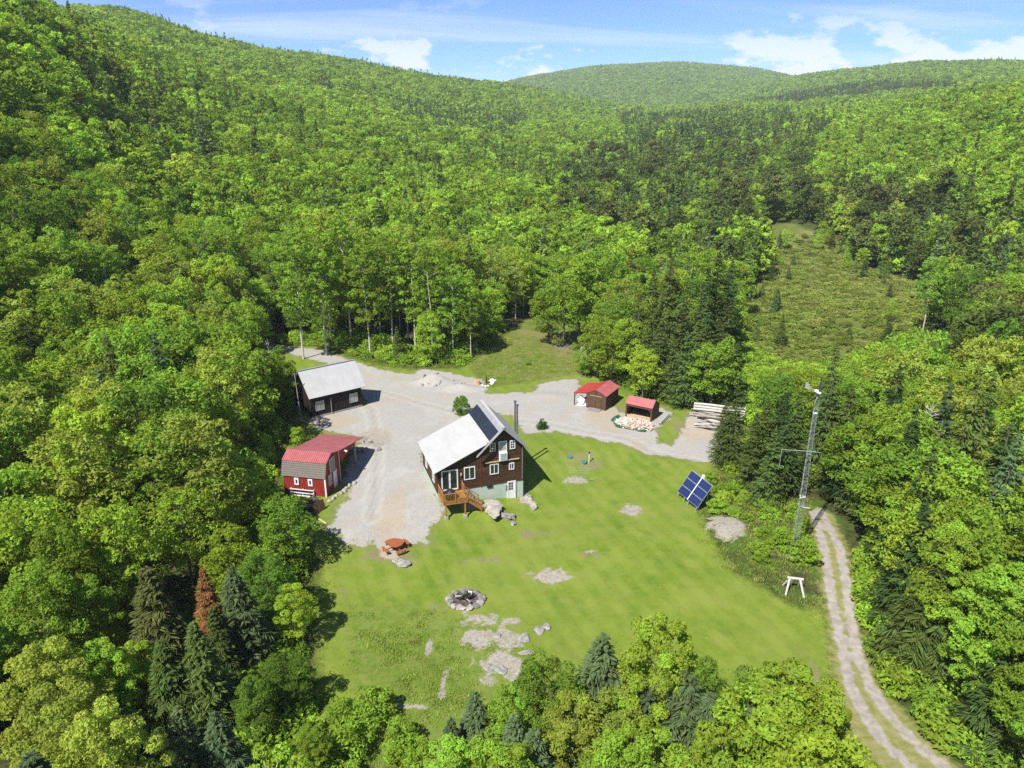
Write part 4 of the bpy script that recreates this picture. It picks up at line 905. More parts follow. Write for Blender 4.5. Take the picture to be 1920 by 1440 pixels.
def build_firepit():
    x, y = -3.98, 52.95
    t = empty("fire_pit", "round stone-ringed fire pit full of charred wood on the lawn", "fire pit", (x, y, H(x, y)))
    b = MB(); V = [(0, 0, -.02)]; n = 20
    for k in range(n): a = 2 * math.pi * k / n; V.append((1.25 * math.cos(a), 1.05 * math.sin(a), .06))
    b.add(V, [(0, k + 1, (k + 1) % n + 1) for k in range(n)]); b.build("ash_bed", M["ash"], t, smooth=True)
    r = np.random.default_rng(5)
    for k in range(14):
        a = 2 * math.pi * k / 14 + r.uniform(-.06, .06); big = .26 + .17 * r.random()
        mat = M["pale_stone"] if math.sin(a) < .1 and k % 4 else M["ledge"]
        o = link("stone", rock_mesh("stone", mat, big, .30, .17 + .06 * r.random(), 40 + k, 3, .28), t)
        o.location = (1.42 * math.cos(a), 1.2 * math.sin(a), .08); o.rotation_euler = (r.uniform(-.15, .15), r.uniform(-.15, .15), a + math.pi / 2)
    for k in range(15):
        L = r.uniform(.5, 1.25); a = r.uniform(0, 3.14); cx, cy = r.uniform(-.5, .5), r.uniform(-.4, .4); tilt = r.uniform(-.15, .2)
        d = np.array((math.cos(a), math.sin(a), tilt)) * L / 2; c = np.array((cx, cy, .16 + .02 * k))
        o = MB().tube([tuple(c - d), tuple(c + d)], [r.uniform(.07, .12), r.uniform(.05, .08)], 7).build("charred_log", M["char"] if k % 4 else M["deadwood"], None)
        o.location = (x, y, H(x, y)); tag(o, "charred log lying in the stone-ringed fire pit" if k % 4 else "pale ash-grey stick lying across the fire pit", "log", "burnt wood in the fire pit")
    o = MB().slab([(-.22, -.3, .02), (.16, -.34, .05), (.26, .3, .16), (-.14, .34, .12)], .03).build("scrap_panel", M["sheet"], None, .01)
    o.location = (x + .28, y + .42, H(x, y) + .24); tag(o, "white scrap panel lying at the back of the fire pit", "panel")
build_firepit()
def boulder(x, y, rx, ry, rz, seed, mat, label, name="boulder", group=None, sub=3):
    o = link(name, rock_mesh(name, M[mat], rx, ry, rz, seed, sub, .3)); o.location = (x, y, H(x, y) + rz * .35); o.rotation_euler = (0, 0, seed * 1.3)
    tag(o, label, "rock", group); return o
boulder(-10.0, 57.9, .62, .5, .38, 2, "rock", "grey boulder in the grass below the picnic table")
boulder(-10.85, 58.3, .28, .25, .2, 4, "pale_stone", "small pale stone left of the grey boulder below the picnic table")
boulder(-13.3, 103.9, .5, .4, .35, 6, "pale_stone", "pale stone on top of the gravel heap at the wood's edge")
boulder(-1.9, 66.95, 2.0, .85, .27, 11, "pale_stone", "broad whitish ledge rock against the mint foundation", sub=4)
boulder(-.55, 66.1, .55, .95, .36, 13, "ledge", "lichened grey ledge running down the bank left of the basement door", sub=4)
boulder(.15, 64.9, .42, .32, .2, 18, "rock", "small grey stone lying in the grass below the rock bank")
r = np.random.default_rng(17)
for k in range(9):
    f = k / 8; boulder(1.75 + .5 * f + r.uniform(-.15, .15), 70.2 - 2.3 * f, r.uniform(.25, .55), r.uniform(.2, .4), r.uniform(.2, .42), 60 + k, "pale_stone", ("first", "second", "third", "fourth", "fifth", "sixth", "seventh", "eighth", "ninth")[k] + " stone of the rough row at the house corner, counted from the wall", "stone", "stones at the house corner", 2)
for k in range(8):
    f = k / 7; a = (-18.9, 67.4); b = (-17.2, 71.4)
    boulder(a[0] + (b[0] - a[0]) * f + r.uniform(-.1, .1), a[1] + (b[1] - a[1]) * f, r.uniform(.2, .36), r.uniform(.18, .3), r.uniform(.14, .24), 80 + k, "pale_stone", ("first", "second", "third", "fourth", "fifth", "sixth", "seventh", "eighth", "ninth")[k] + " pale edging stone right of the red barn, counted from the front corner", "stone", "edging stones by the red barn", 2)
for k in range(14):
    a = r.uniform(0, 6.28); boulder(-17.6 + 2.3 * math.cos(a), 80.6 + 1.3 * math.sin(a), r.uniform(.25, .6), r.uniform(.2, .45), r.uniform(.15, .35), 100 + k, "rock", "rough grey rock of the ledge behind the red lean-to roof", "rock", "rocks of the ledge behind the lean-to", 2)
for k in range(12):
    boulder(-11.4 + r.uniform(-2.6, 4.6), 103.1 + r.uniform(-1.2, .8), r.uniform(.14, .34), r.uniform(.12, .28), r.uniform(.1, .2), 170 + k, "rock" if k % 3 else "pale_stone", "loose stone on the long gravel heap at the back of the yard", "stone", "stones on the gravel heap", 2)
for k in range(7):
    boulder(.5 + r.uniform(-3.2, 3.2) * .9, 46.0 + r.uniform(-4, 3.5), r.uniform(.3, .8), r.uniform(.25, .5), r.uniform(.08, .16), 130 + k, "rock", "flat grey rock showing through the rough grass below the fire pit", "rock", "flat rocks below the fire pit", 2)
# planter ring at the back of the yard
for k, (dx, dy, s, l) in enumerate([(.95, .75, .52, "long white painted stone at the back of the planted ring"), (.95, .05, .48, "large white painted stone at the right of the planted ring"), (.35, -.75, .22, "small white stone at the front right of the planted ring"), (.0, -.85, .26, "white stone at the front middle of the planted ring"), (-.45, -.65, .22, "small white stone at the front left of the planted ring")]):
    o = boulder(-3.9 + dx, 103.0 + dy * 1.5, s, s * .7, s * .5, 150 + k, "white", l, "stone", None, 2)
o = MB().tube([(0, 0, -.1), (0, 0, .5), (.02, 0, .62)], [.55, .46, .44], 12).build("stump", M["terracotta"], None); o.location = (-5.2, 102.9, H(-5.2, 102.9)); tag(o, "orange-brown tree stump beside the white-stoned planted ring", "stump")
o = MB().tube([(0, 0, -.1), (0, 0, 1.1)], [.10, .09], 8).build("post", M["black"], None); o.location = (-3.8, 103.2, H(-3.8, 103.2)); tag(o, "short black post standing inside the white-stoned ring", "post")

# ------------------------------------------------------------------ solar array
def build_solar():
    rot, tilt = -1.219, .958; w, h = 3.82, 2.77
    t = empty("solar_array", "tilted blue solar array of six panels on short posts in the grass", "solar array", (17.92, 70.82, H(19, 70)), rot)
    z0 = .527 - H(19, 70) + .02
    fr = link("tilted_frame", MB().bar((0, 0, -.09), (w, 0, -.09), .06, .06).bar((0, h, -.09), (w, h, -.09), .06, .06).bar((w * .25, 0, -.1), (w * .25, h, -.1), .06, .08).bar((w * .75, 0, -.1), (w * .75, h, -.1), .06, .08).mesh("tilted_frame", M["galv"]), t)
    fr.location = (0, 0, z0); fr.rotation_euler = (tilt, 0, 0)
    pw, ph = (w - .10) / 2, (h - .06) / 3
    pm = MB().box(.025, pw - .025, .025, ph - .025, -.028, .0).mesh("cell_sheet", M["solar"])
    fm = MB(); fm.box(0, pw, 0, .025, -.04, .012); fm.box(0, pw, ph - .025, ph, -.04, .012); fm.box(0, .025, .025, ph - .025, -.04, .011); fm.box(pw - .025, pw, .025, ph - .025, -.04, .011)
    fm = fm.mesh("panel_frame", M["galv"])
    for i in range(2):
        for j in range(3):
            p = link("panel", fm, t); p.rotation_euler = (tilt, 0, 0)
            u, v = i * (pw + .10), j * (ph + .03)
            p.location = (u, v * math.cos(tilt), z0 + v * math.sin(tilt))
            link("cell_sheet", pm, p)
    b = MB().bar((w / 2, -.05 * math.cos(tilt), z0 - .02), (w / 2, (h + .1) * math.cos(tilt), z0 + (h + .1) * math.sin(tilt)), .09, .04, up=(0, -math.sin(tilt), math.cos(tilt))); b.build("centre_rail", M["white"], t)
    MB().box(w / 2 - .14, w / 2 + .14, (h + .08) * math.cos(tilt), (h + .08) * math.cos(tilt) + .24, z0 + h * math.sin(tilt) - .1, z0 + h * math.sin(tilt) + .3).build("junction_box", M["white"], t, .02)
    for u in (.15, 1.35, 2.1, 3.6): MB().bar((u, .03, z0), (u, -.12, -.5), .07, .07).build("leg", M["galv"], t)
    for u in (.6, 3.2): MB().bar((u, h * math.cos(tilt) * .92, z0 + h * math.sin(tilt) * .92 - .08), (u, h * math.cos(tilt) + .1, -.5), .09, .09).build("leg", M["galv"], t)
build_solar()

# ------------------------------------------------------------------ lattice tower with a small wind turbine
def build_tower():
    x, y = 26.35, 59.25
    t = empty("lattice_tower", "tall slim grey lattice tower carrying a small three-bladed wind turbine", "tower", (x, y, H(x, y)), .25)
    top = 15.7; n = 44
    def rad(z): return .36 - .17 * z / top
    cr = [(math.cos(a), math.sin(a)) for a in (math.pi / 2, math.pi / 2 + 2.094, math.pi / 2 + 4.189)]
    for c in cr:
        MB().tube([(c[0] * rad(0), c[1] * rad(0), -.3), (c[0] * rad(top), c[1] * rad(top), top)], [.034, .026], 6).build("leg", M["tower_steel"], t)
    b = MB()
    for k in range(n):
        z0, z1 = top * k / n, top * (k + 1) / n
        for i in range(3):
            p, q = cr[i], cr[(i + 1) % 3]
            if k % 2: p, q = q, p
            b.bar((p[0] * rad(z0), p[1] * rad(z0), z0), (q[0] * rad(z1), q[1] * rad(z1), z1), .022, .022)
            b.bar((p[0] * rad(z1), p[1] * rad(z1), z1), (q[0] * rad(z1), q[1] * rad(z1), z1), .02, .02)
    b.build("bracing", M["tower_steel"], t, kind="stuff")
    for z in (5.4, 6.3, 10.6, 14.5):
        m = MB()
        for i in range(3): m.bar((cr[i][0] * rad(z) * 1.1, cr[i][1] * rad(z) * 1.1, z), (cr[(i + 1) % 3][0] * rad(z) * 1.1, cr[(i + 1) % 3][1] * rad(z) * 1.1, z), .05, .09)
        m.build("collar", M["white"] if z > 14 or z == 6.3 else M["galv"], t)
    c, s = math.cos(-.25), math.sin(-.25)
    def R(px, py): return (px * c - py * s, px * s + py * c)
    a, b2 = R(-2.55, -.3), R(.95, -.35)
    bm = MB().tube([(a[0], a[1], 11.15), (0, -.3, 10.95), (b2[0], b2[1], 10.85)], [.024, .03, .024], 7).build("boom", M["galv"], t)
    MB().tube([(a[0], a[1], 11.15), (a[0] - .02, a[1], 9.35)], .022, 6).build("hanging_pipe", M["galv"], bm)
    MB().bar((.1, -.2, 5.3), (.75, -.35, 5.2), .06, .05).build("bracket", M["white"], t)
    MB().tube([(0, 0, top - .1), (0, 0, top + .6)], .06, 8).build("mast", M["galv"], t)
    hub = (0, -.3, top + .75)
    nc = MB().tube([(0, .55, top + .75), (0, .2, top + .76), (0, -.25, top + .75), (0, -.38, top + .75)], [.06, .15, .17, .08], 10).build("nacelle", M["white"], t, smooth=True)
    for k, ang in enumerate((math.pi / 2 + .06, math.pi / 2 + 2.16, math.pi / 2 - 2.03)):
        d = Vector((math.cos(ang), 0, math.sin(ang))); w = Vector((-math.sin(ang), 0.35, math.cos(ang))).normalized(); h_ = Vector(hub)
        P = [h_ + d * .1 - w * .07, h_ + d * .1 + w * .10, h_ + d * .55 + w * .14, h_ + d * 1.35 + w * .03, h_ + d * 1.35 - w * .02, h_ + d * .5 - w * .05]
        o_ = Vector((0, .03, 0))
        MB().add([p - o_ for p in P] + [p + o_ for p in P], [(0, 1, 2, 3, 4, 5), (11, 10, 9, 8, 7, 6)] + [(i, i + 6, (i + 1) % 6 + 6, (i + 1) % 6) for i in range(6)]).build("blade", M["blade"], t)
    MB().bar((0, .5, top + .75), (0, 1.3, top + .75), .04, .04).build("tail_boom", M["galv"], t)
    MB().box(-.012, .012, 1.2, 1.75, top + .5, top + 1.05).build("tail_vane", M["sawn_grey"], t)
    MB().box(-.7, .8, -.8, .6, -.5, .06).build("footing", M["concrete"], t)
    MB().tube([(.75, -.75, .0), (.62, -.5, .9), (.70, -.45, 1.5)], .05, 7).build("cable_pipe", M["white"], t)
    MB().tube([(-.62, -.5, -.1), (-.42, -.35, .75)], .07, 7).build("strut", M["white"], t)
build_tower()

# ------------------------------------------------------------------ log trestle
def build_trestle():
    x, y = 24.6, 54.3
    t = empty("log_trestle", "pale peeled-log trestle standing at the edge of the lawn", "trestle", (x, y, H(x, y)), -.22)
    MB().tube([(-.62, 0, 1.22), (.72, 0, 1.20)], [.11, .12], 9).build("beam", M["log_pale"], t)
    for a, b in (((-.40, -.02, 1.14), (-.72, -.85, -.2)), ((-.38, .02, 1.14), (-.85, .65, -.2)), ((.46, -.02, 1.14), (.85, -.95, -.2)), ((.44, .02, 1.14), (.55, .75, -.2)), ((-.2, .02, 1.12), (-.15, .6, -.2))):
        MB().tube([a, b], [.105, .085], 8).build("leg", M["log_pale"], t)
build_trestle()

# ------------------------------------------------------------------ log pile, firewood, timber
r = np.random.default_rng(23)
a0 = math.atan2(-1.4, 4.2)
def add_log(cx, cy, z, L, ra, rb, ang, mat, label, group, tilt=0.0):
    o = MB().tube([(-L / 2, 0, 0), (-L / 6, r.uniform(-.04, .04), r.uniform(-.03, .03)), (L / 6, r.uniform(-.04, .04), r.uniform(-.03, .03)), (L / 2, 0, 0)], [ra, ra * .95 + rb * .05, (ra + rb) / 2, rb], 8).build("log", M[mat], None)
    o.location = (cx, cy, z); o.rotation_euler = (0, -tilt, ang); tag(o, label, "log", group)
cx, cy = 27.0, 89.6; g0 = H(24.5, 88.5)
nx, ny = -math.sin(a0), math.cos(a0)
for row, cnt in enumerate((8, 7, 6, 5, 4)):
    for k in range(cnt):
        off = -1.75 + (k + row * .8) * .42 + r.uniform(-.22, .22); sh = r.uniform(-.8, .5)
        add_log(cx + nx * off + math.cos(a0) * sh - 0.2, cy + ny * off + math.sin(a0) * sh, g0 + .08 + row * .23 + r.uniform(-.06, .08), r.uniform(3.2, 6.0), r.uniform(.09, .19), r.uniform(.05, .13), a0 + r.normal() * .20 + (math.pi if r.random() < .4 else 0), "log_bark" if r.random() < .8 else "log_pale", "weathered grey log in the messy lower part of the log pile", "logs in the log pile")
for k, (off, z) in enumerate(((.55, 1.42), (.95, 1.62), (1.35, 1.72), (1.7, 1.50), (1.15, 1.98))):
    add_log(cx + nx * off + .2, cy + ny * off, g0 + z, 6.6, .17, .15, a0 + (.01, -.015, .02, -.01, .03)[k], "log_pale", "long straight pale log on top of the log pile", "top logs of the log pile")
o = MB().box(-.35, .35, -.25, .25, 0, .5).build("white_block", M["white"], None, .06); o.location = (31.0, 92.0, H(31, 92)); o.rotation_euler = (.1, 0, .5); tag(o, "small white box behind the log pile among the spruces", "box")
# heap of split firewood in front of the shelter, 260 pieces
prisms = []
for k in range(5):
    q = MB(); L = .20 + .02 * k; q.prism([(-.09, -.06), (.10, -.05), (.02, .10)] if k % 2 else [(-.08, -.07), (.09, -.06), (.08, .06), (-.05, .08)], -L, L); prisms.append(q.mesh("firewood_piece", M["split"]))
for k in range(280):
    for _ in range(20):
        u, v = r.uniform(-2.75, 2.75), r.uniform(-1.6, 1.45)
        if (u / 2.75) ** 2 + (v / 1.6) ** 2 < 1: break
    c, s = math.cos(-.50), math.sin(-.50); x, y = 15.75 + c * u - s * v, 87.45 + s * u + c * v
    h_ = .75 * max(0, 1 - (u / 2.9) ** 2 - (v / 1.75) ** 2)
    o = link("firewood_piece", prisms[k % 5]); o.location = (x, y, H(x, y) + .07 + h_ * (.6 + .4 * r.random())); o.rotation_euler = (r.uniform(-.5, .5), r.uniform(0, 6.28), r.uniform(0, 6.28)); o.scale = [r.uniform(.85, 1.25)] * 3
    tag(o, "pale split firewood piece in the loose heap before the shelter", "firewood", "split firewood heap")
k_ = MB(); V = []; F = []; n = 18
for j in range(5):
    for i in range(n):
        a = 2 * math.pi * i / n; q = j / 4.0; V.append((2.6 * q * math.cos(a), 1.5 * q * math.sin(a), .62 * (1 - q * q) - .03))
for j in range(4):
    for i in range(n): F.append((j * n + i, j * n + (i + 1) % n, (j + 1) * n + (i + 1) % n, (j + 1) * n + i))
k_.add(V, F); o = k_.build("firewood_core", M["split"], None); o.location = (15.75, 87.45, H(15.75, 87.45)); o.rotation_euler = (0, 0, -.5); tag(o, "inner mass of split firewood under the loose heap", "firewood heap", kind="stuff")
# tarp edges around the heap
def tarp():
    m = MB(); V = []; F = []; n = 40; rr = np.random.default_rng(3)
    for i in range(n):
        a = math.pi * (.80 + .95 * i / (n - 1)); w = (.10 + .42 * max(0, math.sin(i * .42 - 1.2)) ** .7) if i > 8 else .95 - .07 * i
        fold = .12 * math.sin(i * 1.7) + .08 * math.sin(i * .9 + 1)
        for j in range(5):
            q = .93 + w * (j - 1) * .13 + fold * .25; z = .05 + (.10 + .16 * max(0, math.sin(i * 1.35 + j * .5))) * math.sin(math.pi * min(j, 3) / 3.2) + (.30 if i < 7 else 0) * math.sin(math.pi * j / 4)
            V.append((2.85 * q * math.cos(a), 1.72 * q * math.sin(a), z))
    for i in range(n - 1):
        for j in range(4): F.append((i * 5 + j, i * 5 + j + 1, (i + 1) * 5 + j + 1, (i + 1) * 5 + j))
    m.add(V, F); o = m.build("tarp", M["tarp"], None, smooth=True); o.location = (15.75, 87.45, H(15.75, 87.45) + .02); o.rotation_euler = (0, 0, -.5)
    md = o.modifiers.new("thick", "SOLIDIFY"); md.thickness = .015
    tag(o, "dark green tarp crumpled along the near edge of the firewood heap", "tarp")
tarp()
for k, (dx, dz, mt) in enumerate(((0, .1, "sawn_grey"), (.26, .1, "sawn_grey"), (.1, .3, "sawn_grey"), (-.32, .1, "sawn_grey"))):
    o = MB().box(-.12, .12, -1.7, 1.7, -.09, .09).build("timber", M[mt], None, .01); ax, ay = 19.9, 88.9
    o.location = (ax + dx * .8, ay + dx * .5, H(ax, ay) + dz); o.rotation_euler = (0, 0, -.56 + .02 * k); tag(o, ("grey squared timber nearest the firewood shelter", "grey squared timber in the middle of the low timber stack", "grey squared timber lying on top of the low timber stack", "loose grey timber at the left of the low timber stack")[k], "timber")

# ------------------------------------------------------------------ small things on the lawn and by the barn
for x, y, l in ((6.74, 77.9, "teal septic lid on the bare patch, the farther one"), (8.4, 77.5, "teal-blue septic lid beside the white marker pole")):
    o = MB().tube([(0, 0, -.1), (0, 0, .12), (0, 0, .16)], [.36, .36, .30], 14).build("septic_lid", M["lid_blue"], None); o.location = (x, y, H(x, y)); tag(o, l, "lid")
t = empty("marker_pole", "thin white pole with a black cap on the lawn beyond the house", "pole", (9.0, 77.6, H(9, 77.6)))
MB().tube([(0, 0, -.1), (0, 0, 1.25)], .045, 7).build("shaft", M["white"], t); MB().tube([(0, 0, 1.2), (0, 0, 1.42)], .08, 8).build("cap", M["black"], t)
t = empty("wire_trellis", "pale blue-green wire garden trellis standing on the lawn", "trellis", (7.3, 74.9, H(7.3, 74.9)), -.12)
for k in range(8): MB().tube([(-.8 + k * .3, 0, -.2), (-.8 + k * .3, 0, 1.35)], .010, 5).build("upright", M["pale_wire"], t)
for z in (.3, .65, 1.0, 1.3): MB().tube([(-.85, 0, z), (1.35, 0, z)], .008, 5).build("wire", M["pale_wire"], t)
o = MB().bar((0, 0, -.1), (.9, .35, 1.15), .035).build("stake", M["black"], None); o.location = (8.5, 74.2, H(8.5, 74.2)); o.rotation_euler = (.9, .5, .3); tag(o, "thin black stake leaning beside the wire trellis", "stake")
def build_quad():
    x, y = -20.5, 65.9
    t = empty("quad_bike", "black quad bike with silver racks in the shade below the red barn", "quad bike", (x, y, H(x, y)), 1.2)
    w = MB().tube([(0, -.13, 0), (0, .13, 0)], .28, 14).mesh("wheel", M["black"], .03)
    for a in (-.58, .58):
        for b in (-.42, .42): o = link("wheel", w, t); o.location = (a, b, .28)
    MB().box(-.7, .7, -.22, .22, .36, .62).build("body", M["black"], t, .08); MB().box(-.55, .15, -.17, .17, .62, .82).build("seat", M["black"], t, .07)
    for a in (-.62, .62): MB().box(a - .3, a + .3, -.55, .55, .60, .66).build("fender", M["black"], t, .03)
    for a in (-.68, .68):
        m = MB()
        for k in range(4): m.bar((a - .25, -.36 + k * .24, .75), (a + .25, -.36 + k * .24, .75), .03)
        m.bar((a - .25, -.4, .75), (a - .25, .4, .75), .03); m.bar((a + .25, -.4, .75), (a + .25, .4, .75), .03); m.build("rack", M["chrome"], t)
    MB().tube([(.25, -.42, 1.0), (.32, -.15, .98), (.32, .15, .98), (.25, .42, 1.0)], .025, 6).build("handlebar", M["chrome"], t)
    MB().bar((.32, 0, .6), (.32, 0, .98), .06).build("steering_post", M["black"], t)
build_quad()
o = MB().slab([(-.75, 0, 0), (.75, 0, 0), (.75, .35, 1.05), (-.75, .35, 1.05)], .05).build("board", M["shed_brown"], None); o.location = (-19.3, 65.3, H(-19.3, 65.3)); o.rotation_euler = (0, 0, 1.0); tag(o, "dark brown board propped beside the black quad bike", "board")
o = MB().box(-.6, .6, -.1, .1, 0, .05).build("plank", M["pale_wood"], None); o.location = (-18.6, 63.2, H(-18.6, 63.2) + .12); o.rotation_euler = (0, .08, -.7); tag(o, "short bright wood plank lying in the grass below the red barn", "plank")
o = MB().box(-1.5, 1.5, -.09, .09, 0, .08).build("plank", M["pale_wood"], None); o.location = (-27.0, 88.3, H(-27, 88.3) + .05); o.rotation_euler = (0, .03, -.6); tag(o, "long pale plank on the ground at the near corner of the black cabin", "plank")
t = empty("garden_box", "low pale wooden raised bed in the rough clearing", "raised bed", (8.6, 121.0, H(8.6, 121)), -.1)
for q in ((-1.3, 1.3, -.5, -.44), (-1.3, 1.3, .44, .5), (-1.3, -1.24, -.44, .44), (1.24, 1.3, -.44, .44)): MB().box(*q, -.2, .35).build("board", M["grey_shed"], t)
MB().box(-1.24, 1.24, -.44, .44, -.2, .26).build("soil", M["ash"], t)

# ------------------------------------------------------------------ trees
def leaf_quads(P, Nrm, size, r, aspect=1.35):
    """one bent leaf-spray quad per point, lying across its normal"""
    n = len(P); Nrm = Nrm / (np.linalg.norm(Nrm, axis=1, keepdims=True) + 1e-9)
    t = r.normal(size=(n, 3)); a = np.cross(Nrm, t); a /= np.linalg.norm(a, axis=1, keepdims=True) + 1e-9
    b = np.cross(Nrm, a); s = (np.broadcast_to(size, (n,)) * r.uniform(.65, 1.3, n))[:, None]
    a = a * s * aspect * .5; b = b * s * .5
    k = r.uniform(-.5, .5, (n, 1))
    V = np.stack([P - a * 1.1 - b * (.8 + k * .4), P - a * (.7 + k * .5) + b * 1.25, P + a * 1.5 + b * k * .7 - Nrm * s * .12], 1).reshape(-1, 3)
    F = np.arange(3 * n).reshape(n, 3); return V, F
def broad_crown(seed, h, w, base, n_cl, n_leaf, size, squash=.8, columnar=False, sparse=0.0):
    r = np.random.default_rng(seed)
    H0, H1 = h * base, h; C = []
    lob = r.uniform(0, 6.28, 4)
    for k in range(n_cl * 30):
        q = r.random() ** .8; z = H0 + (H1 - H0) * q
        prof = (math.sin(math.pi * min(1, .10 + .80 * q ** .85)) ** .75) if not columnar else (math.sin(math.pi * (.12 + .78 * q)) ** .6)
        a = r.uniform(0, 6.28); R = w / 2 * prof * (1 + .16 * math.sin(2 * a + lob[0]) + .12 * math.sin(3 * a + lob[1] + 3 * q))
        rr = R * r.uniform(.35, 1.0) ** .5
        p = np.array((rr * math.cos(a), rr * math.sin(a), z))
        if all(((p - c) ** 2 * (1, 1, 1.6)).sum() > (.27 * w / math.sqrt(n_cl / 18)) ** 2 for c in C): C.append(p)
        if len(C) >= n_cl: break
    C = np.array(C); n = len(C); rad = w * .155 * r.uniform(.75, 1.3, n) * math.sqrt(30 / max(n, 12))
    ci = r.integers(0, n, n_leaf); d = r.normal(size=(n_leaf, 3)); d[:, 2] = np.abs(d[:, 2]) * 1.0 - .35
    d /= np.linalg.norm(d, axis=1, keepdims=True)
    rr = r.uniform(.55, 1.05, n_leaf) ** .7
    P = C[ci] + d * (rad[ci] * rr)[:, None] * np.array((1, 1, squash))
    P[:, 2] -= .08 * rad[ci] * (d[:, 0] ** 2 + d[:, 1] ** 2)
    k = int(n_leaf * .10); P[:k] = np.c_[r.normal(size=(k, 2)) * w * .16, r.uniform(H0, H1 * .9, k)]
    Nn = d * .75 + np.array((0, 0, .34)) + r.normal(size=(n_leaf, 3)) * .58
    V, F = leaf_quads(P, Nn, size, r)
    tint = np.repeat(np.clip(.5 + r.normal(size=n)[ci] * .16 + r.normal(size=n_leaf) * .12, 0, 1), 3)
    return V, F, tint, C
def trunk_mb(seed, h, base, w, C, thick, limbs=7, lean=.02):
    r = np.random.default_rng(seed + 999); m = MB(); th = h * thick; a = r.uniform(0, 6.28)
    pts = [(math.cos(a) * lean * h * q * q + r.normal() * .02 * h * q * .3, math.sin(a) * lean * h * q * q, h * q * .86 - (.4 if q == 0 else 0)) for q in (0, .25, .5, .75, 1)]
    m.tube(pts, [th, th * .82, th * .62, th * .38, th * .12], 6, False)
    idx = r.permutation(len(C))[:limbs]
    for i in idx:
        c = C[i]; z0 = max(h * base * .75, min(c[2] - .22 * w, h * .75)); q = z0 / (h * .86); s = (math.cos(a) * lean * h * q * q, math.sin(a) * lean * h * q * q, z0)
        mid = ((s[0] + c[0]) * .5, (s[1] + c[1]) * .5, z0 + (c[2] - z0) * .62); m.tube([s, mid, tuple(c)], [th * .36, th * .24, th * .08], 5, False)
    return m
def conifer_crown(seed, h, w, base, whorls, nb, nt, tw, droop=.11, fan=.5, gap=0.0, power=.9, fill=True):
    """needle sprays: branches in whorls, each a row of forward-angled side sprays"""
    r = np.random.default_rng(seed); Ps = []; D = []; L = []; Wd = []; T = []
    for i in range(whorls):
        q = (i + .5) / whorls; z = h * (base + (1 - base) * q * .98)
        R = w / 2 * (1 - q) ** power + .10 * w * (.35 - .2 * q)
        for k in range(nb):
            if r.random() < gap: continue
            a = r.uniform(0, 6.28) + k * 6.28 / nb; Rk = R * r.uniform(.68, 1.12); zz = z + r.normal() * h * .35 / whorls
            dx, dy = math.cos(a), math.sin(a); tb = r.normal() * .6
            m = max(2, int(nt * (.45 + .55 * Rk / (w / 2))))
            for j in range(m):
                s = (j + .6) / m
                p = np.array((dx * Rk * s, dy * Rk * s, zz - droop * Rk * s * (1 + .5 * s) + .12 * Rk * s ** 3))
                for sg in (-1, 1):
                    ln = Rk * fan * (1.08 - .75 * s) * r.uniform(.75, 1.2) + .05 * w
                    ca, sa = math.cos(sg * r.uniform(.55, 1.0)), math.sin(sg * r.uniform(.55, 1.0))
                    d = np.array((dx * ca - dy * sa, dx * sa + dy * ca, -droop * 1.2 + r.normal() * .14))
                    Ps.append(p); D.append(d * ln); L.append(ln); Wd.append(tw * r.uniform(.7, 1.3)); T.append(.5 + tb * .16 + r.normal() * .14)
    # leader
    for k in range(7):
        a = k * .9; d = np.array((math.cos(a) * .30, math.sin(a) * .30, .9)) * h * .035; Ps.append(np.array((0, 0, h * (.93 + .008 * k)))); D.append(d); L.append(1); Wd.append(tw); T.append(.6)
    P = np.array(Ps); D = np.array(D); Wd = np.array(Wd)[:, None]
    up = np.array((0, 0, 1.0)) + r.normal(size=P.shape) * .45; s = np.cross(D, up); s /= np.linalg.norm(s, axis=1, keepdims=True) + 1e-9; s = s * Wd
    V = np.stack([P - s * .5, P + D * .55 - s * .9, P + D, P + D * .55 + s * .9], 1)
    V[:, 2, 2] -= .12 * np.linalg.norm(D, axis=1)
    return V.reshape(-1, 3), np.arange(4 * len(P)).reshape(-1, 4), np.repeat(np.clip(np.array(T), 0, 1), 4)
def pine_crown(seed, h, w, base, n_cl, per, size):
    r = np.random.default_rng(seed); P = []; N_ = []; T = []; C = []
    for k in range(n_cl):
        q = (k + r.random()) / n_cl; z = h * (base + (1 - base) * q); a = r.uniform(0, 6.28); R = w / 2 * (math.sin(math.pi * (.2 + .75 * q)) ** .8) * r.uniform(.3, 1.05)
        c = np.array((R * math.cos(a), R * math.sin(a), z)); C.append(c); n = per
        d = r.normal(size=(n, 3)) * np.array((.24, .24, .075)) * w * .62; P.append(c + d + np.array((0, 0, .05 * w)) * (1 - (d[:, :1] ** 2 + d[:, 1:2] ** 2) * 6 / w ** 2))
        N_.append(np.array((0, 0, .7)) + r.normal(size=(n, 3)) * .5); T.append(np.full(n, .5 + r.normal() * .14) + r.normal(size=n) * .12)
    V, F = leaf_quads(np.concatenate(P), np.concatenate(N_), size, r, 1.9); return V, F, np.repeat(np.clip(np.concatenate(T), 0, 1), 3), np.array(C)

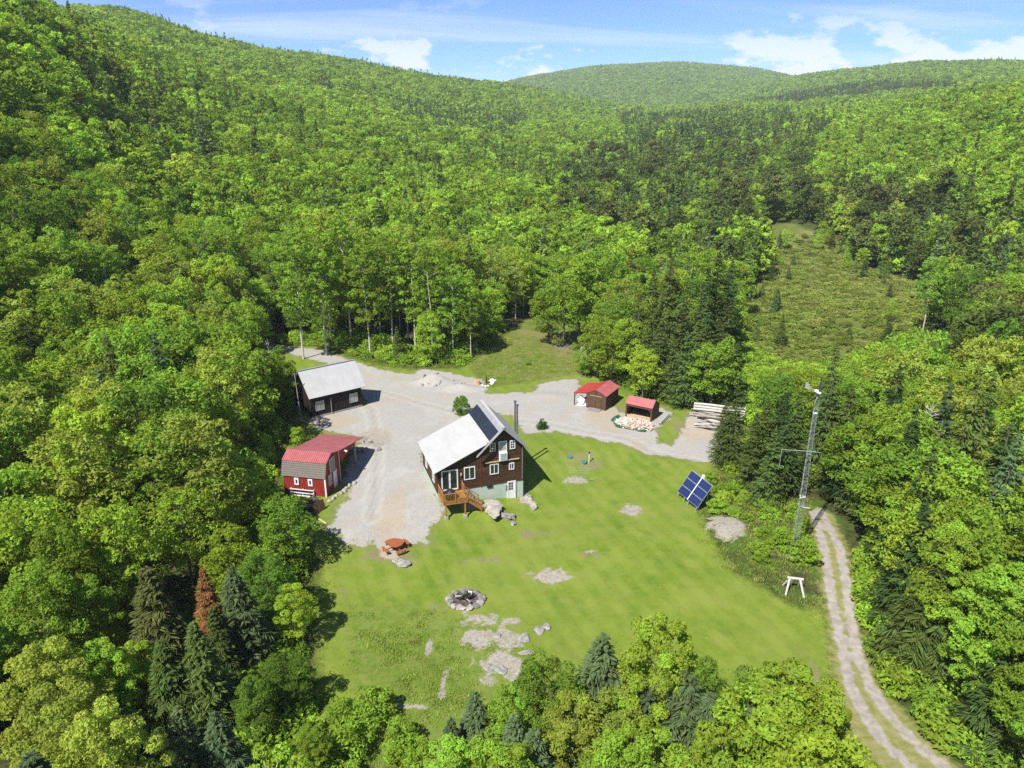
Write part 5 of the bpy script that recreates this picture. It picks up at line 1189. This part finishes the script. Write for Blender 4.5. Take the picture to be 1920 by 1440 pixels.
PRO = {}   # (kind, lod) -> list of (crown mesh, trunk mesh, reference height)
def mk_broad(kind, lod, i, h, w, base, ncl, nleaf, size, mat="leaf", bark="bark", thick=.016, col=False, squash=.8):
    V, F, t, C = broad_crown(hash((kind, lod, i)) % 9999 if False else 1000 + 37 * i + {"near": 0, "mid": 300, "far": 600, "dist": 800}[lod] + len(kind) * 5, h, w, base, ncl, nleaf, size, squash, col)
    c = mesh_np("crown", V, F, M[mat], {"tint": t})
    tr = trunk_mb(i + ncl, h, base, w, C, thick, 9 if lod == "near" else 6).mesh("trunk", M[bark], smooth=True) if lod in ("near", "mid") else None
    PRO.setdefault((kind, lod), []).append((c, tr, h))
for i in range(5): mk_broad("broad", "near", i, 11, 5.4 + .4 * (i % 3), .20, 70, 20000, .115)
for i in range(7): mk_broad("broad", "mid", i, 13, 7.4 + .5 * (i % 3), .24, 50 if i % 3 else 64, 7200 if i % 3 else 5200, .225 if i % 3 else .2)
for i in range(6): mk_broad("broad", "far", i, 13, (8.2, 6.0, 7.2, 9.0, 5.2, 7.6)[i], (.12, .2, .1, .15, .1, .2)[i], 36, (2300, 1500, 2200, 2400, 1700, 1100)[i], .44, col=i in (1, 4))
for i in range(5): mk_broad("broad", "dist", i, 13, (7.6, 5.8, 8.2, 6.6, 5.0)[i], .08, 22, 620, .74, col=i in (1, 4))
for i in range(3): mk_broad("birch", "near", i, 11, 4.6, .25, 54, 9500, .14, bark="birch", thick=.009, col=True)
for i in range(5): mk_broad("birch", "mid", i, 18, 6.2, .30, 62, 4600, .235, bark="birch", thick=.009, col=True)
def mk_con(lod, i, h, w, base, wh, nb, nt, tw, gap=0.05, power=.9):
    V, F, t = conifer_crown(2000 + i * 11 + wh, h, w, base, wh, nb, nt, tw, gap=gap, power=power)
    c = mesh_np("crown", V, F, M["needle"], {"tint": t})
    tr = MB().tube([(0, 0, -.4), (0, 0, h * .5), (0, 0, h * .97)], [h * .014, h * .009, h * .002], 6, False).mesh("trunk", M["bark"], smooth=True) if lod in ("near", "mid") else None
    PRO.setdefault(("spruce", lod), []).append((c, tr, h))
for i in range(4): mk_con("near", i, 10, 4.7 + .4 * (i % 2), .04 + .04 * (i % 2), 34, 9, 17, .052)
for i in range(5): mk_con("mid", i, 12, 4.6 + .4 * (i % 3), .06 + .05 * (i % 3), 26, 7, 8, .095, power=.85)
for i in range(4): mk_con("far", i, 12, 4.8, .05, 13, 6, 2, .40)
for i in range(3): mk_con("dist", i, 12, 5.4, .02, 7, 5, 2, .9)
def mk_pine(lod, i, ncl, per, size):
    V, F, t, C = pine_crown(3000 + i * 7 + ncl, 15, 6.0, .42 + .05 * (i % 3), ncl, per, size)
    c = mesh_np("crown", V, F, M["pine"], {"tint": t})
    tr = trunk_mb(i + 70, 15, .45, 6, C, .0125, 8, .01).mesh("trunk", M["bark"], smooth=True) if lod == "mid" else None
    PRO.setdefault(("pine", lod), []).append((c, tr, 15))
for i in range(5): mk_pine("mid", i, 34, 150, .28)
for i in range(3): mk_pine("far", i, 22, 60, .55)
PRO[("pine", "near")] = PRO[("pine", "mid")]
PRO[("pine", "dist")] = PRO[("spruce", "dist")]; PRO[("birch", "far")] = PRO[("broad", "far")]; PRO[("birch", "dist")] = PRO[("broad", "dist")]
for i in range(3):   # low bushes
    V, F, t, C = broad_crown(5000 + i, 2.2, 2.6, .02, 20, 2600, .13, .7); PRO.setdefault(("bush", "near"), []).append((mesh_np("crown", V, F, M["leaf"], {"tint": t}), trunk_mb(i + 5, 2.2, .1, 2, C, .012, 6).mesh("trunk", M["bark"]), 2.2))

# ---- where they stand
cosP, sinP = math.cos(PITCH), math.sin(PITCH)
def view(x, y, z):
    d = y * cosP - (z - CAM_H) * sinP; v = y * sinP + (z - CAM_H) * cosP
    d = np.maximum(d, .1); return 960 + FPX * x / d, 720 - FPX * v / d, d
def stand_kind(x, y, r):
    n = len(x); clump = np.sin(x * .021 + 2 * np.sin(y * .011)) * np.sin(y * .027 + 1.5 * np.sin(x * .009))
    k = np.where(r.random(n) < np.where(np.hypot(x, y) > 450, .015, .085) + np.where(np.hypot(x, y) > 450, .28, .5) * np.clip(clump - .35, 0, 1), "spruce", np.where(r.random(n) < .24, "birch", "broad")).astype("U8")
    far = np.hypot(x, y) > 260
    pass
    near = np.hypot(x, y) < 60; u = r.random(n); k[near & (u < .30)] = "spruce"; k[near & (u > .72)] = "birch"
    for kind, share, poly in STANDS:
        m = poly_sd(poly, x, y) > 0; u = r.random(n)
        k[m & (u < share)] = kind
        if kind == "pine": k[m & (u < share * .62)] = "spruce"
    return k
def grid(d0, d1, sp, amax, r):
    xs = np.arange(-d1 * math.sin(amax), d1 * math.sin(amax), sp); ys = np.arange(d0 * .5 - 10, d1, sp * .9)
    X, Y = np.meshgrid(xs, ys); X = X + (np.arange(len(ys)) % 2)[:, None] * sp * .5
    x = (X + r.uniform(-.38, .38, X.shape) * sp).ravel(); y = (Y + r.uniform(-.38, .38, Y.shape) * sp).ravel()
    d = np.hypot(x, y); a = np.abs(np.arctan2(x, y)); m = (d >= d0) & (d < d1) & (a < amax); return x[m], y[m]
def free(x, y, margin):
    return (poly_sd(CLEARING, x, y) < -margin) & (poly_sd(TRACK, x, y) < -margin) & (poly_sd(GRAVEL, x, y) < -1.0) & (poly_sd(THICKET, x, y) < -.5) & (poly_sd(MEADOW, x, y) < -1.0) & (poly_sd(BANK, x, y) < -1.0)
r = np.random.default_rng(99)
TX = []; 
listed = np.array([(t[2], t[3]) for t in TREES])
gx, gy = grid(27, 175, 4.3, .80, r)
m = free(gx, gy, 1.8); gx, gy = gx[m], gy[m]
bl = np.array([(-26.3 + 3 * math.cos(.65) - 3 * math.sin(.65), 94), (-21.5, 70.5), (-20, 75), (11.9, 113.5), (11, 96), (16, 91.5), (27, 90), (29.5, 89), (24.5, 91), (26.3, 59.2)])
dm = np.sqrt(((gx[:, None] - bl[None, :, 0]) ** 2 + (gy[:, None] - bl[None, :, 1]) ** 2).min(1)); gx, gy = gx[dm > 5.2], gy[dm > 5.2]
dm = np.sqrt(((gx[:, None] - listed[None, :, 0]) ** 2 + (gy[:, None] - listed[None, :, 1]) ** 2).min(1)); m = dm > np.where(np.hypot(gx, gy) < 62, 4.6, 3.2); gx, gy = gx[m], gy[m]
gk = stand_kind(gx, gy, r); n = len(gx)
dist = np.hypot(gx, gy)
gh = np.where(gk == "broad", r.uniform(9.5, 15, n), np.where(gk == "birch", r.uniform(11, 17, n), np.where(gk == "pine", r.uniform(11, 17, n), r.uniform(7, 16.5, n))))
gh *= np.where(dist < 55, np.clip(.45 + dist / 100, .6, 1), 1.0)
# nothing near the lens, and low growth just outside the mown edge
edge = np.minimum(-poly_sd(CLEARING, gx, gy), -poly_sd(TRACK, gx, gy)); gh *= np.where(edge < 4, .72, 1.0)
LOOKS = {"lime": (LIME, "bright lime-green"), "mid": (MID, "mid-green"), "deep": (DEEP, "deep green"), "olive": (OLIVE, "yellow-olive"),
         "green": (SPRUCE, "dark green"), "blue": (BLUE, "blue-grey green"), "dark": (DARK, "blackish green"), "rusty": (RUSTY, "rusty brown-green"), "red": (RED, "dead rust-red"), "pine": (PINE, "olive-brown")}
TX = [(k, l, x, y, h, True) for k, l, x, y, h in TREES]
u = r.random(n)
patch = np.sin(gx * .07 + 1.3) * np.sin(gy * .06 + gx * .02) 
for i in range(n):
    q = u[i] + .22 * patch[i]
    if gk[i] in ("broad", "birch"): l = "deep" if q < .12 else ("mid" if q < .50 else ("lime" if q < .82 else "olive"))
    elif gk[i] == "pine": l = "pine" if q < .7 else "rusty"
    else: l = "green" if q < .45 else ("dark" if q < .62 else ("blue" if q < .82 else "rusty"))
    TX.append((str(gk[i]), l, float(gx[i]), float(gy[i]), float(gh[i]), False))
SUNNY = [(-36, 113, 3.5, 0.8), (-21.5, 70.5, 4.2, 1.2), (-22, 76, 3, 2), (-22.4, 92.4, 2.6, 3.0), (-15.5, 62.5, 3.0, 1.0), (-22.5, 88.5, 3, 1.0)]
def settle(t):
    k, l, x, y, h, q = t; rc = {"broad": .27, "birch": .16, "spruce": .18, "pine": .18}[k] * h
    for _ in range(12):        # crowns keep clear of the wheel tracks
        if x > 20 and y < 72 and float(poly_sd(TRACK, np.array([x]), np.array([y]))[0]) > -rc - .4 and x > 24 + (y - 37) * .1: x += .5
    if True:
        d = math.hypot(x, y); zt = float(height(np.array([x]), np.array([y]))[0])
        if not q and .315 < x / y < (.56 if d < 100 else .64) and 84 < d < 168: h = min(h, max(1.5, 38.7 - .318 * d - zt))     # low growth before the meadow
        for bx, by, rr, bz in SUNNY:     # nothing tall enough to shade these
            s_ = -((x - bx) * SUN_DIR.x + (y - by) * SUN_DIR.y) / math.cos(SUN_EL); lat = abs((x - bx) * SUN_DIR.y - (y - by) * SUN_DIR.x) / math.cos(SUN_EL); s_ = -s_
            if s_ > -1 and lat < rr + .25 * h: h = min(h, max(3.0, (max(s_ - rr, 0)) * math.tan(SUN_EL) * 1.0 + bz))
    if k == "spruce" and math.hypot(x, y) < 62: h = min(h, 11.5)
    if k == "broad" and x > 26 and y < 75: h = min(h, 12.0)
    if y < 37 and 17.5 < x < 31 and x > 18.5 - (37 - y) * .1: h = 0.0
    return (k, l, x, y, h, q)
TX = [t for t in (settle(t) for t in TX) if t[4] > 2.2]
for _ in range(400):     # lone small trees standing in the meadow near its rim
    x, y = float(r.uniform(45, 125)), float(r.uniform(138, 270)); sd = float(poly_sd(MEADOW, np.array([x]), np.array([y]))[0])
    if 0 < sd < 9 and r.random() < .55: TX.append(("spruce" if r.random() < .7 else "broad", "green" if r.random() < .6 else "olive", x, y, float(r.uniform(3, 7.5)), False))
    if len(TX) > 20 and sum(1 for t in TX[-60:] if t[3] > 138 and t[4] < 7.6) > 34: break
TX = [(k, ("green" if k == "spruce" and l == "olive" else ("mid" if k == "broad" and l == "green" else l)), x, y, h, q) for k, l, x, y, h, q in TX]
T_ = np.array([(t[2], t[3], t[4]) for t in TX]); tz = height(T_[:, 0], T_[:, 1])
px, py, pd = view(T_[:, 0], T_[:, 1], tz + T_[:, 2] * .75)
show = (px > -120) & (px < 2040) & (py > -150) & (py < 1640)
size = np.where(show, T_[:, 2] / pd, 0) + np.array([10.0 if t[5] else 0 for t in TX])
LIMIT = {"broad": 295, "spruce": 200, "pine": 110, "birch": 110}
order = np.argsort(-size); single = []; left = []
cnt = {k: 0 for k in LIMIT}
for i in order:
    k = TX[i][0]
    if size[i] > 0 and cnt[k] < LIMIT[k]: cnt[k] += 1; single.append(i)
    else: left.append(i)
MARKS = [("the red barn", -20, 71), ("the black cabin", -24, 93), ("the brown house", -3, 72), ("the picnic table", -11, 60), ("the fire pit", -4, 53), ("the lattice tower", 26.4, 59), ("the solar array", 19, 69), ("the log trestle", 24.6, 54), ("the log pile", 27, 89.5), ("the double-door shed", 10, 96), ("the firewood shelter", 16, 91), ("the small grey shed", 12, 113.5), ("the gravel heap", -11, 103.5), ("the end of the drive", -42, 123), ("the wet meadow", 76, 180), ("the near end of the track", 24, 37)]
KIND = {"broad": ("broadleaf_tree", "broadleaf tree"), "birch": ("birch_tree", "slender birch"), "spruce": ("spruce_tree", "spruce"), "pine": ("pine_tree", "pine")}
def where(x, y):
    d = math.hypot(x, y); b = math.atan2(x, y); best = min(MARKS, key=lambda m: math.hypot(m[1] - x, m[2] - y)); n_, mx, my = best
    D = math.hypot(mx - x, my - y); side = (b - math.atan2(mx, my)) * d; dep = d - math.hypot(mx, my)
    s = ("just " if D < 9 else ("" if D < 22 else "far "))
    lr = "right of" if side > 0 else "left of"; fb = "behind" if dep > 0 else "before"
    if abs(side) > 2.2 * abs(dep): return s + lr + " " + n_
    if abs(dep) > 2.2 * abs(side): return s + ("behind" if dep > 0 else "in front of") + " " + n_
    return s + fb + " and " + lr + " " + n_
def hclass(h, kind): 
    a = {"broad": 12, "birch": 14, "spruce": 10, "pine": 14}[kind]; return "low" if h < a * .62 else ("tall" if h > a * 1.12 else ("young" if h < a * .85 else "mature"))
seen = {}
for i in single:
    k, l, x, y, h, _ = TX[i]
    key = "%s %s %s %s" % (hclass(h, k), LOOKS[l][1], KIND[k][1], where(x, y)); seen.setdefault(key, []).append(i)
lab = {}
for key, L in seen.items():
    if len(L) == 1: lab[L[0]] = key; continue
    L = sorted(L, key=lambda i: math.atan2(TX[i][2], TX[i][3])); W = ("second", "third", "fourth", "fifth", "sixth", "seventh", "eighth", "ninth", "tenth", "eleventh", "twelfth", "thirteenth", "fourteenth", "fifteenth", "sixteenth")
    for q, i in enumerate(L):
        lab[i] = ("leftmost " if q == 0 else ("rightmost " if q == len(L) - 1 else W[min(q - 1, 14)] + "-from-left ")) + key
for i in single:
    k, l, x, y, h, lst = TX[i]; d = math.hypot(x, y)
    lod = "near" if d < 56 else "mid"; L = PRO[(k, lod)]; c, tr, h0 = L[int(r.integers(len(L)))]
    g = {"broad": "broadleaf trees round the clearing", "birch": "birches round the clearing", "spruce": "spruces round the clearing", "pine": "pines in the valley bottom"}[k]
    t = empty(KIND[k][0], lab[i], "tree", (x, y, float(tz[i])), float(r.uniform(0, 6.28)), g)
    s = h / h0; wx = s * ((1.12 if d < 60 and k == "spruce" else 1) if k != "broad" else (.86 if d < 60 else 1) * float(r.uniform(.92, 1.12)) * min(1.35, max(.8, (11 / h) ** .3))); t.scale = (wx, wx, s)
    if l == "red": t.scale = (s * .9, s * .9, s)
    if k == "spruce" and h > 13: t.scale = (s * .78, s * .78, s)
    link("trunk", tr, t); o = link("crown", c, t)
    b = LOOKS[l][0]; j = float(r.uniform(.68, 1.16)); w = float(r.uniform(-.10, .03 if l == "olive" else .10))
    o.color = (min(1, b[0] * j * (1 + w)), b[1] * j, b[2] * j * (1 - w), 1.0)
BUSHLAB = ["dense dark green evergreen shrub beside the brown house's back corner", "small round evergreen shrub on the grass right of the flues", "light green leafy shrub behind the red lean-to roof", "leafy bush at the bottom edge of the rough grass", "bush nearest the bottom edge below the rough grass", "bush right of the bare earth below the rough grass", "small bush by the bare earth at the bottom edge", "low light green shrub left of the red lean-to roof", "round bush at the foot of the lattice tower", "small leafy bush beside the solar array", "low bush left of the bottom edge of the rough grass", "grey-olive bush in the middle of the rough bank behind the yard", "small green clump low on the rough bank behind the yard", "low bush on the rough bank beside the small grey shed", "twiggy olive shrub high on the rough bank behind the yard"]
for i, (k, l, x, y, h) in enumerate(BUSHES):
    c, tr, h0 = PRO[("bush", "near")][i % 3]; t = empty("shrub", BUSHLAB[i], "shrub", (x, y, H(x, y)), i * 1.1); s = h / h0
    t.scale = (s * .62, s * .62, s) if i in (0, 2, 7) else (s, s, s)
    link("trunk", tr, t); o = link("crown", c, t); b = {11: (.13, .15, .05), 14: (.15, .15, .06), 0: LOOKS["deep"][0], 1: (.03, .075, .012), 2: LOOKS["lime"][0], 7: LOOKS["lime"][0]}.get(i, LOOKS["mid"][0]); o.color = (*b, 1)
# bare dead trees
def dead_tree(x, y, h, seed, label):
    rr = np.random.default_rng(seed); t = empty("dead_tree", label, "tree", (x, y, H(x, y)), group=None); MB().tube([(0, 0, -.3), (.1, 0, h * .5), (.2, .1, h)], [h * .013, h * .009, h * .002], 6).build("trunk", M["deadwood"], t)
    m = MB()
    for k in range(34):
        q = rr.uniform(.25, .95); a = rr.uniform(0, 6.28); L = h * .26 * (1.15 - q); z = h * q; e = (math.cos(a) * L, math.sin(a) * L, z + L * rr.uniform(.2, .9)); m.tube([(.15 * q, 0, z), (e[0] * .5, e[1] * .5, z + (e[2] - z) * .4), e], [h * .004, h * .003, h * .001], 4, False)
        for _ in range(2): f = rr.uniform(.4, .9); b = a + rr.uniform(-.9, .9); m.bar((e[0] * f, e[1] * f, z + (e[2] - z) * f), (e[0] * f + math.cos(b) * L * .35, e[1] * f + math.sin(b) * L * .35, z + (e[2] - z) * f + L * .25), h * .003)
    m.build("branch", M["deadwood"], t, kind="stuff")
dead_tree(-33.5, 96.0, 9.0, 3, "bare grey dead tree among the leafy trees left of the black cabin")
dead_tree(40.5, 66.0, 13.0, 5, "tall bare dead trunk among the trees right of the lattice tower")
dead_tree(31.0, 148.0, 15.0, 7, "bare silver snag at the left edge of the wet meadow")
dead_tree(20.0, 190.0, 16.0, 9, "bare silver snag standing among the olive-brown pines")

# ------------------------------------------------------------------ the rest of the forest, undergrowth, rough grass (uncountable masses)
def scatter(name, label, pts, protos, kind_mats=None):
    """pts: x,y,z,scale_xy,scale_z,proto index -> one object whose points carry real instances"""
    V = np.array([p[:3] for p in pts], np.float32); n = len(V)
    me = bpy.data.meshes.new(name); me.vertices.add(n); me.vertices.foreach_set("co", V.ravel()); me.update()
    A = np.array([p[3:6] for p in pts], np.float32)
    sc = np.stack([A[:, 0], A[:, 0], A[:, 1]], 1)
    t = me.attributes.new("isize", "FLOAT_VECTOR", "POINT"); t.data.foreach_set("vector", sc.ravel())
    t = me.attributes.new("iturn", "FLOAT_VECTOR", "POINT"); rt = np.zeros((n, 3), np.float32); rt[:, 2] = rng.uniform(0, 6.28, n); rt[:, :2] = rng.normal(size=(n, 2)) * .04; t.data.foreach_set("vector", rt.ravel())
    t = me.attributes.new("ipick", "INT", "POINT"); t.data.foreach_set("value", A[:, 2].astype(np.int32))
    o = link(name, me); o.color = (1, 1, 1, 0); tag(o, label, kind="stuff")
    pc = bpy.data.collections.new(name + "_kinds")
    for j, m in enumerate(protos):
        q = bpy.data.objects.new("%s_kind_%02d" % (name, j), m); q.color = (1, 1, 1, 0); pc.objects.link(q)
    ng = bpy.data.node_groups.new(name, "GeometryNodeTree")
    ng.interface.new_socket("Geometry", in_out="INPUT", socket_type="NodeSocketGeometry"); ng.interface.new_socket("Geometry", in_out="OUTPUT", socket_type="NodeSocketGeometry")
    N = ng.nodes; L = ng.links; gi = N.new("NodeGroupInput"); go = N.new("NodeGroupOutput")
    ci = N.new("GeometryNodeCollectionInfo"); ci.inputs["Collection"].default_value = pc; ci.inputs["Separate Children"].default_value = True; ci.inputs["Reset Children"].default_value = True
    ip = N.new("GeometryNodeInstanceOnPoints"); ip.inputs["Pick Instance"].default_value = True
    def named(n_, dt):
        a = N.new("GeometryNodeInputNamedAttribute"); a.data_type = dt; a.inputs["Name"].default_value = n_; return a.outputs["Attribute"]
    L.new(gi.outputs[0], ip.inputs["Points"]); L.new(ci.outputs[0], ip.inputs["Instance"])
    L.new(named("ipick", "INT"), ip.inputs["Instance Index"]); L.new(named("iturn", "FLOAT_VECTOR"), ip.inputs["Rotation"]); L.new(named("isize", "FLOAT_VECTOR"), ip.inputs["Scale"])
    L.new(ip.outputs[0], go.inputs[0])
    md = o.modifiers.new("scatter", "NODES"); md.node_group = ng
    return o
FB, FC, PB, PC = [], [], [], []     # points: broadleaf, conifer; prototype tables
BI = {}; CI = {}
for lod in ("mid", "far", "dist"):
    for k in ("broad", "birch"):
        if k == "birch" and lod != "mid": continue
        for c, tr, h0 in PRO[(k, lod)]: BI.setdefault((k, lod), []).append((len(PB), h0)); PB.append(c)
    for k in ("spruce", "pine"):
        if k == "pine" and lod == "dist": continue
        for c, tr, h0 in PRO[(k, lod)]: CI.setdefault((k, lod), []).append((len(PC), h0)); PC.append(c)
BI[("birch", "far")] = BI[("broad", "far")]; BI[("birch", "dist")] = BI[("broad", "dist")]; CI[("pine", "dist")] = CI[("spruce", "dist")]
def put(k, x, y, z, h, lod, wide=1.0):
    tab, dst = (BI, FB) if k in ("broad", "birch") else (CI, FC)
    L = tab[(k, lod)]; i, h0 = L[int(r.integers(len(L)))]; s = h / h0; dst.append((x, y, z, s * wide, s, i))
for i in left: k, l, x, y, h, _ = TX[i]; put(k, x, y, float(tz[i]), h, "mid")
# ridge test so that slopes nobody can see stay empty
def visible_mask(x, y, z, top):
    az = np.arctan2(x, y); d = np.hypot(x, y); nb = 240; ed = np.linspace(-.84, .84, nb + 1); dd = np.exp(np.linspace(math.log(40), math.log(4300), 260))
    mid = (ed[1:] + ed[:-1]) / 2; A, D = np.meshgrid(mid, dd, indexing="ij"); hz = height(A * 0 + D * np.sin(A), D * np.cos(A)); tan = (hz + 9 - CAM_H) / D; mx = np.maximum.accumulate(tan, 1)
    ia = np.clip(((az + .84) / 1.68 * nb).astype(int), 0, nb - 1); idd = np.clip(np.searchsorted(dd, d) - 2, 0, len(dd) - 1)
    return (z + top - CAM_H) / d > mx[ia, idd] - .012
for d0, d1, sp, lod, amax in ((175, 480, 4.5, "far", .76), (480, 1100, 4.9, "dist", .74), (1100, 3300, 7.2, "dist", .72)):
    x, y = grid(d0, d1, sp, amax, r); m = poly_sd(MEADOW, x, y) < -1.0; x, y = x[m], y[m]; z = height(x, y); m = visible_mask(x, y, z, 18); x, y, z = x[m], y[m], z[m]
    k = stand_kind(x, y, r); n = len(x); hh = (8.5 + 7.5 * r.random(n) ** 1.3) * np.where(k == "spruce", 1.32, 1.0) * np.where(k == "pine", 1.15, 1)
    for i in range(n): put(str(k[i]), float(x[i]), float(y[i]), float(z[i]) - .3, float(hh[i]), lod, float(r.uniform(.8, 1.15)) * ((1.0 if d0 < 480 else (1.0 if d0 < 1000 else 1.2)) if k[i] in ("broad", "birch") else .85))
# trees just out of frame on the sun's side, so that their shade falls in
for _ in range(70):
    x, y = r.uniform(-75, -42), r.uniform(18, 70)
    if abs(math.atan2(x, y)) > .80: put("broad", x, y, H(x, y), r.uniform(9, 13), "mid")
scatter("broadleaf_forest", "leafy green forest covering the slopes and far hills", FB, PB)
scatter("conifer_forest", "dark conifers mixed through the far forest", FC, PC)
# undergrowth: knee to man-high leafy growth under the edge trees, in the thicket and the meadow
UB = [c for c, _, _ in PRO[("bush", "near")]]
def bush_lo(seed): V, F, t, C = broad_crown(seed, 1.6, 2.0, .0, 12, 800, .17, .7); return mesh_np("undergrowth_leaf", V, F, M["leaf"], {"tint": t})
UB = UB + [bush_lo(6000 + i) for i in range(4)]
pts = []
x = r.uniform(-60, 62, 9000); y = r.uniform(28, 135, 9000); cl = poly_sd(CLEARING, x, y); tk = poly_sd(TRACK, x, y); gv = poly_sd(GRAVEL, x, y); th = poly_sd(THICKET, x, y)
m = (th < -1.2) & (((cl < -.6) & (cl > -9)) & (tk < -.5) & (gv < -.8) & (np.abs(np.arctan2(x, y)) < .78))
bd = np.sqrt(((x[:, None] - bl[None, :, 0]) ** 2 + (y[:, None] - bl[None, :, 1]) ** 2).min(1)); m &= bd > 3.2
for i in np.nonzero(m)[0]: s = r.uniform(.5, 1.25) * min(1.1, .4 + -cl[i] * .25); pts.append((x[i], y[i], H(x[i], y[i]) - .1, s, s * r.uniform(.7, 1.1), int(r.integers(3, 7))))
m = (th > 1.4) & ~((y < 58.2) & (x > 19.5)) & (np.hypot(x - 26.3, (y - 57.6) / 1.4) > 2.0) & (spots(ROCK_SPOTS, x, y, .3) < .2) & (np.sin(x * 1.1 + 1) * np.sin(y * .9) > -.35); ii = np.nonzero(m)[0][:110]
for i in ii: s = r.uniform(.3, .75); pts.append((x[i], y[i], H(x[i], y[i]) - .1, s, s * r.uniform(.7, 1.2), int(r.integers(0, 3))))
mpts = []; x = r.uniform(25, 135, 9000); y = r.uniform(125, 275, 9000); m = poly_sd(MEADOW, x, y) > -3; zz = height(x, y); nz = np.sin(x * .21 + 1) * np.sin(y * .17) + np.sin(x * .07) * .6
m &= (r.random(9000) < np.where(zz > 90, 1, np.where(y > 236, .35, np.where(y < 158, .55, 1.0))))
for i in np.nonzero(m)[0]: s = r.uniform(.45, 1.05); mpts.append((x[i], y[i], float(zz[i]) - .2, s * 1.3, s * .75, int(r.integers(0, 4))))
x = r.uniform(28, 80, 5000); y = r.uniform(82, 150, 5000); dd = np.hypot(x, y); m = (x / y > .31) & (x / y < .64) & (dd > 84) & (dd < 168) & (poly_sd(MEADOW, x, y) < 1) & (poly_sd(CLEARING, x, y) < -1) & (r.random(5000) < .38); zz = height(x, y)
for i in np.nonzero(m)[0]: s = r.uniform(.5, 1.25); pts.append((x[i], y[i], float(zz[i]) - .2, s * 1.2, s, int(r.integers(3, 7))))
def brush(m): q = m.copy(); q.materials.clear(); q.materials.append(M["brush"]); return q
scatter("meadow_brush", "low olive brush growing over the wet meadow", mpts, [brush(q) for q in UB[3:]])
scatter("undergrowth", "leafy undergrowth along the wood's edge round the clearing", pts, UB)
def tuft(seed, n=44, h=.19, w=.95):
    q = np.random.default_rng(seed); P = np.c_[q.normal(size=(n, 2)) * w * .35, np.zeros(n)]; a = q.uniform(0, 6.28, n); hh = h * q.uniform(.5, 1.2, n); ln = q.uniform(.15, .6, n)
    d = np.c_[np.cos(a), np.sin(a), np.zeros(n)]; sd = np.c_[-np.sin(a), np.cos(a), np.zeros(n)] * .028
    V = np.stack([P - sd, P + sd, P + d * (ln * hh)[:, None] + np.c_[np.zeros((n, 2)), hh] + sd * .3, P + d * (ln * hh)[:, None] + np.c_[np.zeros((n, 2)), hh] - sd * .3], 1).reshape(-1, 3)
    return mesh_np("grass_tuft", V, np.arange(4 * n).reshape(n, 4), M["grass"], {"tint": np.repeat(np.clip(.5 + q.normal(size=n) * .2, 0, 1), 4)})
pts = []
x = r.uniform(-30, 62, 90000); y = r.uniform(30, 128, 90000)
cl = poly_sd(CLEARING, x, y); gv = poly_sd(GRAVEL, x, y); tk = poly_sd(TRACK, x, y); ro = poly_sd(ROUGH, x, y); th = poly_sd(THICKET, x, y); bk = poly_sd(BANK, x, y)
rk = spots(ROCK_SPOTS, x, y, .3); dr = spots(DRY_SPOTS, x, y, .4)
pr = .5 * sstep(-.6, 3.0, ro + 1.6 * np.sin(x * 1.3) * np.sin(y * 1.1 + x * .4)) * (.55 + .45 * np.sin(x * .6 + 1) * np.sin(y * .7)); pr = np.maximum(pr, np.where(th > -.5, .6, 0)); pr = np.maximum(pr, np.where(bk > 0, .5, 0)); pr = np.maximum(pr, np.where((cl < 1.0) & (cl > -4), .4, 0)); pr = pr * (1 - rk) * (1 - .7 * dr) * (gv < -.3) * (tk < -.1)
hx, hy = x + 7.71, y - 67.53; lu = hx * math.cos(.32) + hy * math.sin(.32); lv = -hx * math.sin(.32) + hy * math.cos(.32)
pr = pr * ~((lu > -1) & (lu < 10.5) & (lv > -2.5) & (lv < 8))
ii = np.nonzero(r.random(90000) < pr)[0]; zz = height(x[ii], y[ii])
for j, i in enumerate(ii): s = r.uniform(.5, 1.15) * (1.0 if ro[i] > 0 or th[i] > 0 else .8); pts.append((x[i], y[i], float(zz[j]) - .02, s, s * r.uniform(.6, 1.1), int(r.integers(0, 5))))
scatter("rough_grass", "long weedy grass on the unmown ground below the fire pit and along the edges", pts, [tuft(i) for i in range(5)])

# ------------------------------------------------------------------ air
def build_haze():
    TOP = max(60.0, max((o.matrix_world @ v.co).z for n in ("forest_floor",) for o in [bpy.data.objects[n]] for v in o.data.vertices)) + 25.0
    me = MB().box(-3600, 3600, -320, 4480, -60, TOP).mesh("haze", None)
    o = link("haze", me); tag(o, "thin pale haze over the whole valley", kind="stuff")
    m = bpy.data.materials.new("thin_haze"); m.use_nodes = True; nt = m.node_tree; nt.nodes.clear()
    out = nt.nodes.new("ShaderNodeOutputMaterial"); v = nt.nodes.new("ShaderNodeVolumePrincipled")
    v.inputs["Color"].default_value = (0.80, 0.90, 1.0, 1); v.inputs["Density"].default_value = HAZE; v.inputs["Anisotropy"].default_value = 0.0
    nt.links.new(v.outputs[0], out.inputs["Volume"]); me.materials.append(m)
HAZE = 0.00013
build_haze()
